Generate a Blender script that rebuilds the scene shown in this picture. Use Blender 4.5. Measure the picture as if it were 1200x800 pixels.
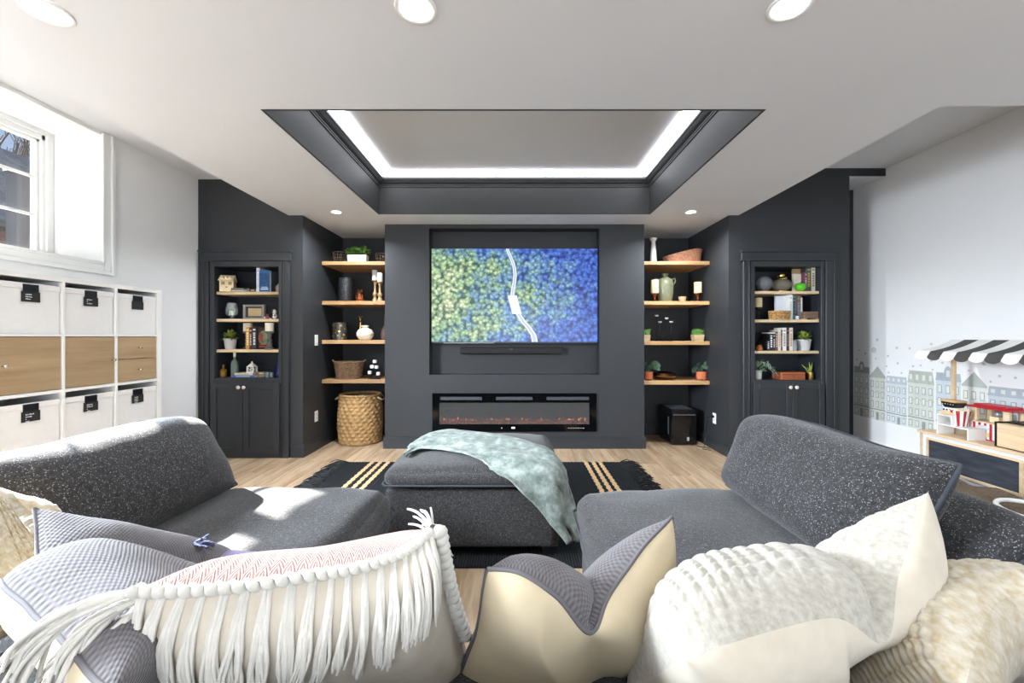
import bpy, math, random
from mathutils import Vector, Matrix, noise as mn
for o in list(bpy.data.objects): bpy.data.objects.remove(o)
random.seed(7)
SC = bpy.context.scene
COL = SC.collection
PI = math.pi
# ------------------------------------------------------------------ camera
H = 1.22            # eye height
F = 495.0           # focal length in pixels of a 1200 px wide frame
cd = bpy.data.cameras.new('camera'); cam = bpy.data.objects.new('camera', cd); COL.objects.link(cam)
cam.location = (0, 0, H); cam.rotation_euler = (PI/2, 0, 0)
cd.sensor_width = 36; cd.lens = 36*F/1200; cd.shift_x = -4/1200; cd.shift_y = -6/1200; cd.clip_start = .03
SC.camera = cam
# ------------------------------------------------------------------ world, sun, exposure
w = bpy.data.worlds.new('sky'); SC.world = w; w.use_nodes = True
wn = w.node_tree; wn.nodes.clear()
# clear afternoon sky: pale at the horizon, deeper blue overhead
geo = wn.nodes.new('ShaderNodeTexCoord'); sep = wn.nodes.new('ShaderNodeSeparateXYZ'); rmp = wn.nodes.new('ShaderNodeValToRGB')
wn.links.new(geo.outputs['Generated'], sep.inputs[0]); wn.links.new(sep.outputs[2], rmp.inputs[0])
e = rmp.color_ramp.elements; e[0].position = 0; e[0].color = (.62, .76, .95, 1); e[1].position = .7; e[1].color = (.20, .38, .80, 1)
bg = wn.nodes.new('ShaderNodeBackground'); bg.inputs[1].default_value = .42
wo = wn.nodes.new('ShaderNodeOutputWorld')
wn.links.new(rmp.outputs[0], bg.inputs[0]); wn.links.new(bg.outputs[0], wo.inputs[0])
sl = bpy.data.lights.new('sun', 'SUN'); sun = bpy.data.objects.new('sun', sl); COL.objects.link(sun)
sl.energy = 36; sl.angle = math.radians(.6); sl.color = (1, .97, .93)
sun.location = (-9, 6, 9)
sun.rotation_euler = Vector((1, -.44, -.796)).to_track_quat('-Z', 'Y').to_euler()
# added fill light behind the camera, set in the invented rear doors
al = bpy.data.lights.new('rear_fill_light', 'AREA'); ao = bpy.data.objects.new('rear_fill_light', al); COL.objects.link(ao)
al.shape = 'RECTANGLE'; al.size = 4.2; al.size_y = 2.0; al.energy = 85; al.color = (.83, .915, 1)
ao.location = (.3, -3.42, 1.12)
ao.rotation_euler = Vector((0, 1, 0)).to_track_quat('-Z', 'Z').to_euler()
# side fill light, assumed; placed in a second window added out of view
dl = bpy.data.lights.new('assumed_side_light', 'AREA'); do_ = bpy.data.objects.new('assumed_side_light', dl); COL.objects.link(do_)
dl.shape = 'RECTANGLE'; dl.size = 1.3; dl.size_y = 1.1; dl.energy = 175; dl.spread = math.radians(112); dl.color = (.80, .895, 1)
do_.location = (-3.24, 1.05, 1.6); do_.rotation_euler = Vector((1, .42, -1.0)).to_track_quat('-Z', 'Z').to_euler()
LAMP_W = 5.5
LED_E = 5.0
vs = SC.view_settings
vs.view_transform = 'Standard'; vs.look = 'None'; vs.gamma = 1; vs.use_curve_mapping = False; vs.exposure = 1.0
SC.display_settings.display_device = 'sRGB'

# ------------------------------------------------------------------ helpers
def lin(h):
    if isinstance(h, (tuple, list)): return tuple(h[:3])+(1,)
    h = h.lstrip('#'); r = [int(h[i:i+2], 16)/255 for i in (0, 2, 4)]
    return tuple(c/12.92 if c <= .04045 else ((c+.055)/1.055)**2.4 for c in r)+(1,)
class NT:
    def __init__(s, name):
        s.m = bpy.data.materials.new(name); s.m.use_nodes = True; s.t = s.m.node_tree; s.t.nodes.clear()
        s.o = s.n('ShaderNodeOutputMaterial'); s.b = s.n('ShaderNodeBsdfPrincipled'); s.l(s.b.outputs[0], s.o.inputs[0])
    def n(s, t, **k):
        x = s.t.nodes.new(t)
        for a, v in k.items(): setattr(x, a, v)
        return x
    def l(s, a, b): s.t.links.new(a, b)
    def set(s, **k):
        for a, v in k.items(): s.b.inputs[a.replace('_', ' ')].default_value = v
    def coord(s, kind='Object', scale=(1, 1, 1)):
        c = s.n('ShaderNodeTexCoord'); m = s.n('ShaderNodeMapping'); m.inputs['Scale'].default_value = scale
        s.l(c.outputs[kind], m.inputs[0]); return m.outputs[0]
    def noise(s, v, sc, det=3, rough=.55):
        x = s.n('ShaderNodeTexNoise'); x.inputs['Scale'].default_value = sc; x.inputs['Detail'].default_value = det
        x.inputs['Roughness'].default_value = rough; s.l(v, x.inputs['Vector']); return x
    def ramp(s, f, stops, interp='LINEAR'):
        r = s.n('ShaderNodeValToRGB'); e = r.color_ramp.elements; r.color_ramp.interpolation = interp
        while len(e) < len(stops): e.new(.5)
        for i, (p, c) in enumerate(stops): e[i].position = p; e[i].color = lin(c)
        s.l(f, r.inputs[0]); return r.outputs[0]
    def math(s, op, a, b=None, clamp=False):
        x = s.n('ShaderNodeMath', operation=op); x.use_clamp = clamp
        for i, q in enumerate((a, b)):
            if q is None: continue
            if isinstance(q, (int, float)): x.inputs[i].default_value = q
            else: s.l(q, x.inputs[i])
        return x.outputs[0]
    def mix(s, f, a, b, mode='MIX'):
        x = s.n('ShaderNodeMix', data_type='RGBA', blend_type=mode)
        for i, q in ((0, f), (6, a), (7, b)):
            if isinstance(q, (int, float)): x.inputs[i].default_value = q
            elif isinstance(q, (str, tuple)): x.inputs[i].default_value = lin(q)
            else: s.l(q, x.inputs[i])
        return x.outputs[2]
    def bump(s, h, strength=.3, dist=.01):
        b = s.n('ShaderNodeBump'); b.inputs['Strength'].default_value = strength; b.inputs['Distance'].default_value = dist
        s.l(h, b.inputs['Height']); s.l(b.outputs[0], s.b.inputs['Normal'])
    def col(s, c): s.l(c, s.b.inputs['Base Color'])
MC = {}
def pm(name, c, rough=.5, metal=0, var=.06, ns=8, bump=0, bs=60, **k):
    """plain painted / solid material with slight noise variation"""
    if name in MC: return MC[name]
    t = NT(name); v = t.coord(); n = t.noise(v, ns)
    a = lin(c); d = tuple(max(0, x*(1-var)) for x in a[:3]); u = tuple(min(1, x*(1+var)) for x in a[:3])
    t.col(t.ramp(n.outputs[0], [(.3, d), (.7, u)])); t.set(Roughness=rough, Metallic=metal, **k)
    if bump: t.bump(t.noise(v, bs, 2).outputs[0], bump, .004)
    MC[name] = t.m; return t.m
def glass(name, c='ffffff', rough=.02, alpha=.25, ior=1.45):
    """thin glass: mostly clear, reflective"""
    if name in MC: return MC[name]
    t = NT(name); v = t.coord(); n = t.noise(v, 5)
    tr = t.n('ShaderNodeBsdfTransparent'); mx = t.n('ShaderNodeMixShader'); a = lin(c)
    tr.inputs[0].default_value = a
    t.col(t.ramp(n.outputs[0], [(.3, a[:3]), (.7, tuple(x*.95 for x in a[:3]))]))
    t.set(Roughness=rough, Specular_IOR_Level=.8)
    mx.inputs[0].default_value = alpha
    t.l(tr.outputs[0], mx.inputs[1]); t.l(t.b.outputs[0], mx.inputs[2]); t.l(mx.outputs[0], t.o.inputs[0])
    MC[name] = t.m; return t.m
def wood(name, c1, c2, axis=1, s=1.0, rough=.5, bump=.08):
    if name in MC: return MC[name]
    t = NT(name); sc = [22*s]*3; sc[axis] = 1.6*s
    tc = t.n('ShaderNodeTexCoord'); oi = t.n('ShaderNodeObjectInfo')
    ad = t.n('ShaderNodeVectorMath', operation='ADD'); mu = t.n('ShaderNodeVectorMath', operation='SCALE')
    cx = t.n('ShaderNodeCombineXYZ')
    for i in range(3): t.l(oi.outputs['Random'], cx.inputs[i])
    t.l(cx.outputs[0], mu.inputs[0]); mu.inputs[3].default_value = 37
    t.l(tc.outputs['Object'], ad.inputs[0]); t.l(mu.outputs[0], ad.inputs[1])
    mp = t.n('ShaderNodeMapping'); mp.inputs['Scale'].default_value = sc; t.l(ad.outputs[0], mp.inputs[0])
    n = t.noise(mp.outputs[0], 1, 6, .62); n2 = t.noise(mp.outputs[0], 5, 3)
    fm = t.math('ADD', t.math('MULTIPLY', n.outputs[0], .75), t.math('MULTIPLY', n2.outputs[0], .25))
    c = t.ramp(fm, [(.36, c2), (.62, c1)])
    tone = t.math('ADD', t.math('MULTIPLY', oi.outputs['Random'], .30), .85)
    hv = t.n('ShaderNodeHueSaturation'); t.l(c, hv.inputs['Color']); t.l(tone, hv.inputs['Value'])
    t.col(hv.outputs[0]); t.set(Roughness=rough); t.bump(fm, bump, .004)
    MC[name] = t.m; return t.m
def tweed(name, dark, mid, speck, cell=150, amt=.93, rough=.95):
    if name in MC: return MC[name]
    t = NT(name); v = t.coord()
    n = t.noise(v, 90, 4, .7); big = t.noise(v, 4, 2)
    base = t.ramp(n.outputs[0], [(.35, dark), (.66, mid)])
    vo = t.n('ShaderNodeTexVoronoi'); vo.inputs['Scale'].default_value = cell; t.l(v, vo.inputs['Vector'])
    sp = t.n('ShaderNodeSeparateColor'); t.l(vo.outputs['Color'], sp.inputs[0])
    n3 = t.noise(v, 260, 2)
    m = t.math('MULTIPLY', t.math('GREATER_THAN', sp.outputs[0], amt), t.math('GREATER_THAN', n3.outputs[0], .46))
    c = t.mix(m, base, speck)
    c = t.mix(t.math('MULTIPLY', big.outputs[0], .25), c, mid)
    t.col(c); t.set(Roughness=rough, Sheen_Weight=.15, Specular_IOR_Level=.15)
    t.bump(n.outputs[0], .45, .004)
    MC[name] = t.m; return t.m
def cloth(name, c1, c2, su=60, sv=60, rough=.95, bump=.5, dist=.003, kind='weave'):
    """woven cloth, pattern laid out in UV"""
    if name in MC: return MC[name]
    t = NT(name); v = t.coord('UV', (su, sv, 1))
    sx = t.n('ShaderNodeSeparateXYZ'); t.l(v, sx.inputs[0])
    if kind == 'herring':
        z = t.math('PINGPONG', sx.outputs[0], .5); a = t.math('ADD', t.math('MULTIPLY', z, 2.0), sx.outputs[1])
        h = t.math('ABSOLUTE', t.math('SINE', t.math('MULTIPLY', a, 2*PI)))
    else:
        a = t.math('SINE', t.math('MULTIPLY', sx.outputs[0], 2*PI)); b = t.math('SINE', t.math('MULTIPLY', sx.outputs[1], 2*PI))
        h = t.math('ADD', t.math('MULTIPLY', t.math('MULTIPLY', a, b), .5), .5)
    n = t.noise(t.coord(), 40, 4)
    f = t.math('ADD', t.math('MULTIPLY', h, .6), t.math('MULTIPLY', n.outputs[0], .4))
    t.col(t.ramp(f, [(.2, c2), (.7, c1)])); t.set(Roughness=rough, Sheen_Weight=.2, Specular_IOR_Level=.15)
    t.bump(f, bump, dist)
    MC[name] = t.m; return t.m
def emit(name, c, e):
    if name in MC: return MC[name]
    t = NT(name); v = t.coord(); n = t.noise(v, 3)
    a = lin(c)[:3]
    r = t.ramp(n.outputs[0], [(.2, a), (.8, tuple(x*.97 for x in a))])
    t.col(r); t.l(r, t.b.inputs['Emission Color']); t.set(Emission_Strength=e, Roughness=.5)
    MC[name] = t.m; return t.m

class B:
    """collects polygons; .obj links them as one mesh object"""
    def __init__(s): s.v = []; s.f = []; s.uv = None
    def add(s, v, f):
        k = len(s.v); s.v += [tuple(p) for p in v]; s.f += [tuple(i+k for i in q) for q in f]; return s
    def box(s, x0, x1, y0, y1, z0, z1):
        if x0 > x1: x0, x1 = x1, x0
        if y0 > y1: y0, y1 = y1, y0
        return s.add([(x0,y0,z0),(x1,y0,z0),(x1,y1,z0),(x0,y1,z0),(x0,y0,z1),(x1,y0,z1),(x1,y1,z1),(x0,y1,z1)],
              [(0,3,2,1),(4,5,6,7),(0,1,5,4),(1,2,6,5),(2,3,7,6),(3,0,4,7)])
    def lathe(s, prof, c=(0,0,0), seg=20, cap=True, fn=None):
        v = []; f = []; n = len(prof)
        for i in range(seg):
            a = 2*PI*i/seg
            for j, (r, z) in enumerate(prof):
                rr = r if fn is None else fn(a, j, r)
                v.append((c[0]+rr*math.cos(a), c[1]+rr*math.sin(a), c[2]+z))
        for i in range(seg):
            k = (i+1) % seg
            for j in range(n-1): f.append((i*n+j, k*n+j, k*n+j+1, i*n+j+1))
        if cap:
            if prof[0][0] > 1e-5: f.append(tuple(i*n for i in reversed(range(seg))))
            if prof[-1][0] > 1e-5: f.append(tuple(i*n+n-1 for i in range(seg)))
        return s.add(v, f)
    def tube(s, pts, r, seg=8, cap=True, taper=None):
        pts = [Vector(p) for p in pts]; n = len(pts); v = []; f = []; ref = None
        for i, p in enumerate(pts):
            d = (pts[min(i+1, n-1)]-pts[max(i-1, 0)]).normalized()
            if ref is None: ref = d.orthogonal().normalized()
            ref = (ref-d*ref.dot(d)); ref = ref.normalized() if ref.length > 1e-6 else d.orthogonal().normalized()
            q = d.cross(ref); rr = r(i/(n-1)) if callable(r) else r
            for j in range(seg):
                a = 2*PI*j/seg; v.append(p+(ref*math.cos(a)+q*math.sin(a))*rr)
        for i in range(n-1):
            for j in range(seg):
                k = (j+1) % seg; f.append((i*seg+j, i*seg+k, (i+1)*seg+k, (i+1)*seg+j))
        if cap: f.append(tuple(reversed(range(seg)))); f.append(tuple((n-1)*seg+j for j in range(seg)))
        return s.add(v, f)
    def prism(s, poly, a0, a1, axis='y'):
        """2D polygon extruded along an axis; poly in the other two axes"""
        n = len(poly); mk = {'y': lambda p, a: (p[0], a, p[1]), 'x': lambda p, a: (a, p[0], p[1]), 'z': lambda p, a: (p[0], p[1], a)}[axis]
        v = [mk(p, a0) for p in poly]+[mk(p, a1) for p in poly]
        f = [tuple(range(n)), tuple(reversed(range(n, 2*n)))]+[(i, i+n, (i+1) % n+n, (i+1) % n) for i in range(n)]
        return s.add(v, f)
    def ball(s, c, r, seg=12, rings=8, sc=(1,1,1)):
        pr = [(math.sin(PI*i/rings)*r, -math.cos(PI*i/rings)*r) for i in range(rings+1)]
        pr[0] = (1e-6, -r); pr[-1] = (1e-6, r)
        k = len(s.v); s.lathe(pr, (0,0,0), seg, False)
        s.v[k:] = [(c[0]+x*sc[0], c[1]+y*sc[1], c[2]+z*sc[2]) for x, y, z in s.v[k:]]
        return s
    def xf(s, m, start=0):
        s.v[start:] = [tuple(m @ Vector(p)) for p in s.v[start:]]; return s
    def grid(s, fn, nu, nv):
        v = [fn(i/nu, j/nv) for i in range(nu+1) for j in range(nv+1)]
        f = [(i*(nv+1)+j, (i+1)*(nv+1)+j, (i+1)*(nv+1)+j+1, i*(nv+1)+j+1) for i in range(nu) for j in range(nv)]
        return s.add(v, f)
    def obj(s, name, m, parent=None, smooth=False, bevel=0, loc=None, rot=None, kind=None, label=None, seg=1):
        me = bpy.data.meshes.new(name); me.from_pydata(s.v, [], s.f)
        if s.uv:
            ul = me.uv_layers.new(name='UVMap')
            for p in me.polygons:
                for li, vi in zip(p.loop_indices, p.vertices): ul.data[li].uv = s.uv[vi]
        me.validate(); me.update()
        if smooth == 'auto':
            me.polygons.foreach_set('use_smooth', [True]*len(me.polygons)); me.set_sharp_from_angle(angle=math.radians(38))
        elif smooth: me.polygons.foreach_set('use_smooth', [True]*len(me.polygons))
        o = bpy.data.objects.new(name, me); COL.objects.link(o)
        if m: me.materials.append(m)
        if parent: o.parent = parent
        if loc is not None: o.location = loc
        if rot is not None: o.rotation_euler = rot
        if bevel:
            b = o.modifiers.new('bevel', 'BEVEL'); b.width = bevel; b.segments = seg; b.limit_method = 'ANGLE'; b.angle_limit = math.radians(40)
        if kind: o['kind'] = kind
        if label: o['label'] = label
        return o
def tag(o, label, cat, group=None):
    o['label'] = label; o['category'] = cat
    if group: o['group'] = group
    return o
def thing(name, label, cat, loc=(0,0,0), rot=0, group=None):
    o = bpy.data.objects.new(name, None); COL.objects.link(o); o.empty_display_size = .1
    o.location = loc; o.rotation_euler = (0, 0, rot) if not isinstance(rot, (tuple, list)) else rot
    return tag(o, label, cat, group)
def struct(o): o['kind'] = 'structure'; return o
def bx(*a): return B().box(*a)
def catmull(pts, t):
    n = len(pts)-1; x = min(max(t, 0), 1)*n; i = min(int(x), n-1); u = x-i
    g = lambda k: pts[k] if 0 <= k <= n else (pts[0]*2-pts[1] if k < 0 else pts[n]*2-pts[n-1])
    a, b, c, d = g(i-1), g(i), g(i+1), g(i+2)
    return .5*((2*b)+(c-a)*u+(2*a-5*b+4*c-d)*u*u+(3*b-a-3*c+d)*u**3)
def at(px, py, d):
    """world point seen at a pixel of the 1200x800 frame, at distance d in front of the eye"""
    return Vector(((px-604)*d/F, d, H-(py-394)*d/F))
def rnd(a, b): return random.uniform(a, b)

# ------------------------------------------------------------------ materials of the room
M_white = pm('white_wall_paint', 'eeeeee', .75, var=.015, ns=2, bump=.03, bs=180)
M_ceil = pm('ceiling_paint', 'd9dbde', .8, var=.01, ns=2, bump=.02, bs=180)
M_trimw = pm('white_trim_paint', 'eeeeec', .4, var=.01)
M_dark = pm('charcoal_wall_paint', '2b2d30', .58, var=.05, ns=3, bump=.02, bs=150)
M_darkt = pm('charcoal_trim_paint', '2b2e32', .38, var=.04, ns=3)
M_darkin = pm('charcoal_cabinet_interior', '262a31', .5, var=.05)
M_tray = pm('charcoal_tray_paint', '2b2c2c', .6, var=.04)
M_oak = wood('oak_floor', 'b9a388', '87694b', 1, .8, .45, .1)
M_shelf = wood('oak_shelf', 'bf9a6e', '9f774a', 0, 1.0, .5)
M_shelf2 = wood('pale_shelf_edge', 'e3cda8', 'cdb187', 0, .8, .5)
M_oakdoor = wood('oak_veneer', 'b59b78', '9c8362', 1, .7, .5)
M_birch = wood('birch_play', 'dcc3a0', 'c9ab84', 1, .8, .5)
M_kallax = pm('white_cabinet_foil', 'e4e3e0', .4, var=.01)
M_bin = pm('white_bin_fabric', 'dbdad8', .85, var=.02, ns=30, bump=.15, bs=400)
M_black = pm('black_plastic', '121316', .35, var=.1)
M_blackg = pm('black_gloss', '08090b', .08, var=.05)
M_whitep = pm('white_plastic', 'e9e8e4', .35, var=.02)
M_brass = pm('brass', 'c9a566', .28, 1, var=.08)
M_gold = pm('gold', 'd8b55e', .22, 1, var=.08)
M_copper = pm('copper', 'a5623f', .25, 1, var=.1)
M_bronze = pm('bronze', '7e5b40', .2, 1, var=.12)
M_iron = pm('black_iron', '1b1b1c', .5, .4, var=.1)
M_candle = pm('ivory_wax', 'e9e2cf', .55, var=.03, Subsurface_Weight=.1)
M_candley = pm('yellow_wax', 'dccb9a', .55, var=.04)
M_ceramic = pm('white_ceramic', 'e9e6e0', .3, var=.03)
M_greycer = pm('grey_ceramic', 'cfcfd0', .4, var=.04)
M_terra = pm('terracotta', 'c06a44', .7, var=.1, ns=20)
M_soil = pm('potting_soil', '2e2219', .95, var=.3, ns=60)
M_leaf = pm('leaf_green', '5f8f2e', .5, var=.4, ns=25)
M_leafd = pm('leaf_dark_green', '3f6238', .5, var=.35, ns=25)
M_leafy = pm('leaf_yellow_green', '93a548', .5, var=.35, ns=25)
M_euc = pm('eucalyptus_leaf', 'a4bda0', .6, var=.2, ns=25)
M_grass = pm('toy_grass', '5d8a33', .6, var=.35, ns=40)
M_pages = pm('book_pages', 'e4dcc6', .85, var=.05, ns=60)
M_clear = glass('clear_glass', 'f4f8f8', .02, .14)
# ------------------------------------------------------------------ room shell
YP, YB, YA = 4.26, 4.60, 5.25       # pier plane, chimney breast plane, alcove back
XL, XR = -3.20, 3.735
CH = 2.44                           # main ceiling; raised strips on both sides and the tray
ZL, ZR, ZT, ZTOP = 2.803, 2.915, 2.82, 3.0
YR = -3.5
TX0, TX1, TY0, TY1 = -1.371, 1.348, 2.27, 4.223
SX0, SX1, SY = -2.289, 2.25, 2.237
KP, KB = YP/F, YB/F
floor = struct(bx(XL-.4, XR+.3, YR-.2, 5.4, -.10, -.016).obj('floor', pm('floor_base', '4b3a28', .9)))
pw, x, i = .19, XL, 0
while x < XR-.01:
    y = YR-rnd(0, 1.2); x1 = min(x+pw, XR)
    while y < YA:
        L = rnd(1.15, 1.75); y0, y1 = max(y, YR), min(y+L, YA+.02)
        if y1-y0 > .03:
            B().box(-(x1-x)/2+.0012, (x1-x)/2-.0012, 0, y1-y0-.002, -.016, 0).obj('plank', M_oak, floor, bevel=.0015, loc=((x+x1)/2, y0, 0))
        y += L
    x += pw
# walls
WY0, WY1, WZ0, WZ1 = 1.93, 3.273, 1.782, 2.787
b = B()
V0, V1, VZ0, VZ1 = .35, 1.75, .95, 2.55  # opening cut for the assumed, unseen second window
b.box(XL-.40, XL, YR, V0, 0, ZTOP).box(XL-.40, XL, V1, WY0, 0, ZTOP).box(XL-.40, XL, V0, V1, 0, VZ0).box(XL-.40, XL, V0, V1, VZ1, ZTOP).box(XL-.40, XL, WY1, 5.4, 0, ZTOP).box(XL-.40, XL, WY0, WY1, 0, WZ0).box(XL-.40, XL, WY0, WY1, WZ1, ZTOP)
struct(b.obj('wall_left', M_white))
b = B(); x0, x1 = XL-.43, XL-.40        # added unseen dark skin outside, cuts sun bounce onto the posts
b.box(x0, x1, YR, V0, 0, ZTOP).box(x0, x1, V1, WY0, 0, ZTOP).box(x0, x1, V0, V1, 0, VZ0).box(x0, x1, V0, V1, VZ1, ZTOP).box(x0, x1, WY1, 5.4, 0, ZTOP).box(x0, x1, WY0, WY1, 0, WZ0).box(x0, x1, WY0, WY1, WZ1, ZTOP)
struct(b.obj('wall_left_dark_skin', pm('outer_dark_skin', '4f3f37', .9, var=.3, ns=20)))
struct(bx(XR, XR+.2, YR, 5.4, 0, ZTOP).obj('wall_right', M_white))
DX0, DX1, DZ = -1.9, 2.5, 2.2
b = B(); b.box(XL-.4, DX0, YR-.2, YR, 0, ZTOP).box(DX1, XR+.2, YR-.2, YR, 0, ZTOP).box(DX0, DX1, YR-.2, YR, DZ, ZTOP)
struct(b.obj('wall_rear', M_white))
# unseen rear doors, added so the fill light has an opening
d1 = bpy.data.objects.new('added_rear_door', None); COL.objects.link(d1); d1.location = (DX0, YR, 0); struct(d1)
for k in range(4):
    x0 = k*1.1; b = B(); b.box(x0, x0+.07, -.12, -.06, 0, DZ).box(x0+1.03, x0+1.1, -.12, -.06, 0, DZ).box(x0+.07, x0+1.03, -.12, -.06, 0, .1).box(x0+.07, x0+1.03, -.12, -.06, DZ-.08, DZ)
    b.obj('door_leaf_frame', M_trimw, d1)
    bx(x0+.07, x0+1.03, -.093, -.087, .1, DZ-.08).obj('pane', M_clear, d1)
# left pier, with the cavity for the bookcase
LC0, LC1 = -3.06, -2.345; PX0 = -2.143
b = B(); b.box(XL, LC0, YP, 5.4, 0, ZTOP).box(LC1, PX0, YP, 5.4, 0, ZTOP).box(LC0, LC1, YP, 5.4, 1.95, ZTOP).box(LC0, LC1, 4.63, 5.4, 0, 1.95)
struct(b.obj('wall_left_pier', M_dark))
RC0, RC1 = 2.37, 3.107; PX1 = 2.15; RE = 3.369
b = B(); b.box(PX1, RC0, YP, 5.4, 0, ZTOP).box(RC1, RE, YP, 5.4, 0, ZTOP).box(RC0, RC1, YP, 5.4, 1.95, ZTOP).box(RC0, RC1, 4.63, 5.4, 0, 1.95)
b.box(RE, XR, 4.67, 5.4, 0, ZTOP)
b.box(RE, XR, YP, YP+.012, 2.838, ZTOP)
struct(b.obj('wall_right_pier', M_dark))
struct(bx(RE, XR, YP+.012, 4.67, 2.838, ZTOP).obj('ceiling_recess', M_ceil))
# chimney breast with television niche and fireplace opening
BX0, BX1 = -1.422, 1.403
NX0, NX1, NZ0, NZ1 = -.9386, .9154, .802, 2.3956
FX0, FX1, FZ0, FZ1 = -.885, .862, .205, .585
b = B()
b.box(BX0, NX0, YB, 5.4, 0, CH).box(NX1, BX1, YB, 5.4, 0, CH).box(NX0, NX1, YB, 4.765, NZ1, CH)
b.box(NX0, NX1, YB, 4.765, FZ1, NZ0).box(NX0, NX1, YB, 4.765, 0, FZ0)
b.box(NX0, FX0, YB, 4.765, FZ0, FZ1).box(FX1, NX1, YB, 4.765, FZ0, FZ1)
b.box(NX0, NX1, 4.765, 5.4, FZ1, CH).box(NX0, NX1, 4.85, 5.4, 0, FZ1)
struct(b.obj('wall_chimney_breast', M_dark))
struct(bx(PX0, BX0, YA, 5.4, 0, CH).obj('wall_left_alcove', M_dark))
struct(bx(BX1, PX1, YA, 5.4, 0, CH).obj('wall_right_alcove', M_dark))
# ceiling
b = B()
b.box(SX0, TX0, YR, 5.4, CH, ZTOP).box(TX1, SX1, SY, 5.4, CH, ZTOP).box(TX0, TX1, YR, TY0, CH, ZTOP).box(TX0, TX1, TY1, 5.4, CH, ZTOP)
b.box(TX1, XR, YR, SY, CH, ZTOP)
ceiling = struct(b.obj('ceiling', M_ceil))
b = B(); b.box(XL, SX0, YR, YP, ZL, ZTOP); struct(b.obj('ceiling_left_strip', M_ceil))
b = B(); b.box(SX1, XR, SY, YP, ZR, ZTOP); struct(b.obj('ceiling_right_strip', M_ceil))
tray = struct(bx(TX0, TX1, TY0, TY1, ZT, ZTOP).obj('ceiling_tray', M_ceil))
def frame_sweep(prof, x0, x1, y0, y1):
    """profile (inset, z) swept round a rectangle, mitred"""
    b = B(); n = len(prof); v = []
    for cx, cy, sx, sy in ((x0, y0, 1, 1), (x1, y0, -1, 1), (x1, y1, -1, -1), (x0, y1, 1, -1)):
        v += [(cx+sx*i, cy+sy*i, z) for i, z in prof]
    f = []
    for c in range(4):
        d = (c+1) % 4
        for j in range(n): f.append((c*n+j, d*n+j, d*n+(j+1) % n, c*n+(j+1) % n))
    return b.add(v, f)
frame_sweep([(0, CH-.001), (.014, CH-.001), (.014, 2.72), (0, 2.72)], TX0, TX1, TY0, TY1).obj('tray_fascia', M_tray, tray)
cr = [(0, 2.705), (.022, 2.705), (.022, 2.715), (.028, 2.72), (.028, 2.728), (.034, 2.732), (.045, 2.742), (.056, 2.756), (.062, 2.766), (.07, 2.768), (.07, 2.785), (.0, 2.785)]
frame_sweep(cr, TX0, TX1, TY0, TY1).obj('crown_molding', M_tray, tray)
frame_sweep([(.06, 2.798), (.155, 2.798), (.155, ZT-.001), (.06, ZT-.001)], TX0, TX1, TY0, TY1).obj('led_strip', emit('led_diffuser', 'f4f7ff', LED_E), tray, label='glowing warm white light strip round the tray')
# baseboards
def baseboard(name, segs, h=.13, t=.015, m=None):
    b = B()
    for (x0, y0, x1, y1, nx, ny) in segs:   # run along a wall, n = into the room
        for z0, z1, tt in ((0, h-.03, t), (h-.03, h-.012, t*.7), (h-.012, h, t*.45)):
            b.box(min(x0, x1, x0+nx*tt, x1+nx*tt), max(x0, x1, x0+nx*tt, x1+nx*tt), min(y0, y1, y0+ny*tt, y1+ny*tt), max(y0, y1, y0+ny*tt, y1+ny*tt), z0, z1)
    return struct(b.obj(name, m or M_darkt))
baseboard('baseboard_chimney_breast', [(BX0-.015, YB, BX1+.015, YB, 0, -1), (BX0, YB, BX0, YA, -1, 0), (BX1, YB, BX1, YA, 1, 0)])
baseboard('baseboard_left_alcove', [(PX0, YA, BX0, YA, 0, -1), (PX0, YP, PX0, YA, 1, 0), (-2.262, YP, PX0+.015, YP, 0, -1)])
baseboard('baseboard_right_alcove', [(BX1, YA, PX1, YA, 0, -1), (PX1, YP, PX1, YA, -1, 0), (PX1-.015, YP, 2.285, YP, 0, -1), (3.21, YP, RE, YP, 0, -1)])
baseboard('baseboard_left', [(XL, YR, XL, YP, 1, 0)], m=M_trimw)
baseboard('baseboard_right', [(XR, YR, XR, 4.67, -1, 0)], m=M_trimw)
# ------------------------------------------------------------------ window
w1 = bpy.data.objects.new('window_1', None); COL.objects.link(w1); w1.location = (XL, WY1, WZ0); struct(w1)
def wpart(name, m, *boxes, **k):
    b = B()
    for q in boxes: b.box(q[0]-XL, q[1]-XL, q[2]-WY1, q[3]-WY1, q[4]-WZ0, q[5]-WZ0)
    return b.obj(name, m, w1, **k)
GX = -3.62
t = .012
wpart('reveal_lining', M_trimw, (-3.62, XL, WY1-t, WY1, WZ0, WZ1), (-3.62, XL, WY0, WY0+t, WZ0, WZ1), (-3.62, XL, WY0, WY1, WZ1-t, WZ1))
wpart('sill', pm('dark_sill', '3f4042', .6, var=.15), (-3.6, XL, WY0+t, WY1-t, WZ0, WZ0+t))  # unseen sill top, darkened to cut sun bounce on the reveal
def casing(name, b0, b1, pr):
    wpart(name, M_trimw, *[(XL, XL+p, y0, y1, z0, z1) for (y0, y1, z0, z1, p) in pr], bevel=.003)
casing('casing_side', 0, 0, [(WY1+.0, WY1+.055, WZ0-.085, ZL-.002, .014), (WY1+.055, WY1+.083, WZ0-.085, ZL-.002, .026), (WY1-.0125, WY1+.002, WZ0-.012, WZ1, .02)])
casing('casing_bottom', 0, 0, [(WY0, WY1, WZ0-.055, WZ0, .014), (WY0, WY1+.055, WZ0-.085, WZ0-.055, .026), (WY0, WY1, WZ0-.012, WZ0+.0125, .02)])
sash = []
for y0, y1 in ((2.79, 3.19), (2.0, 2.70)):
    sash.append((y0, y1))
Z0, Z1 = 1.845, 2.705
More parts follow.
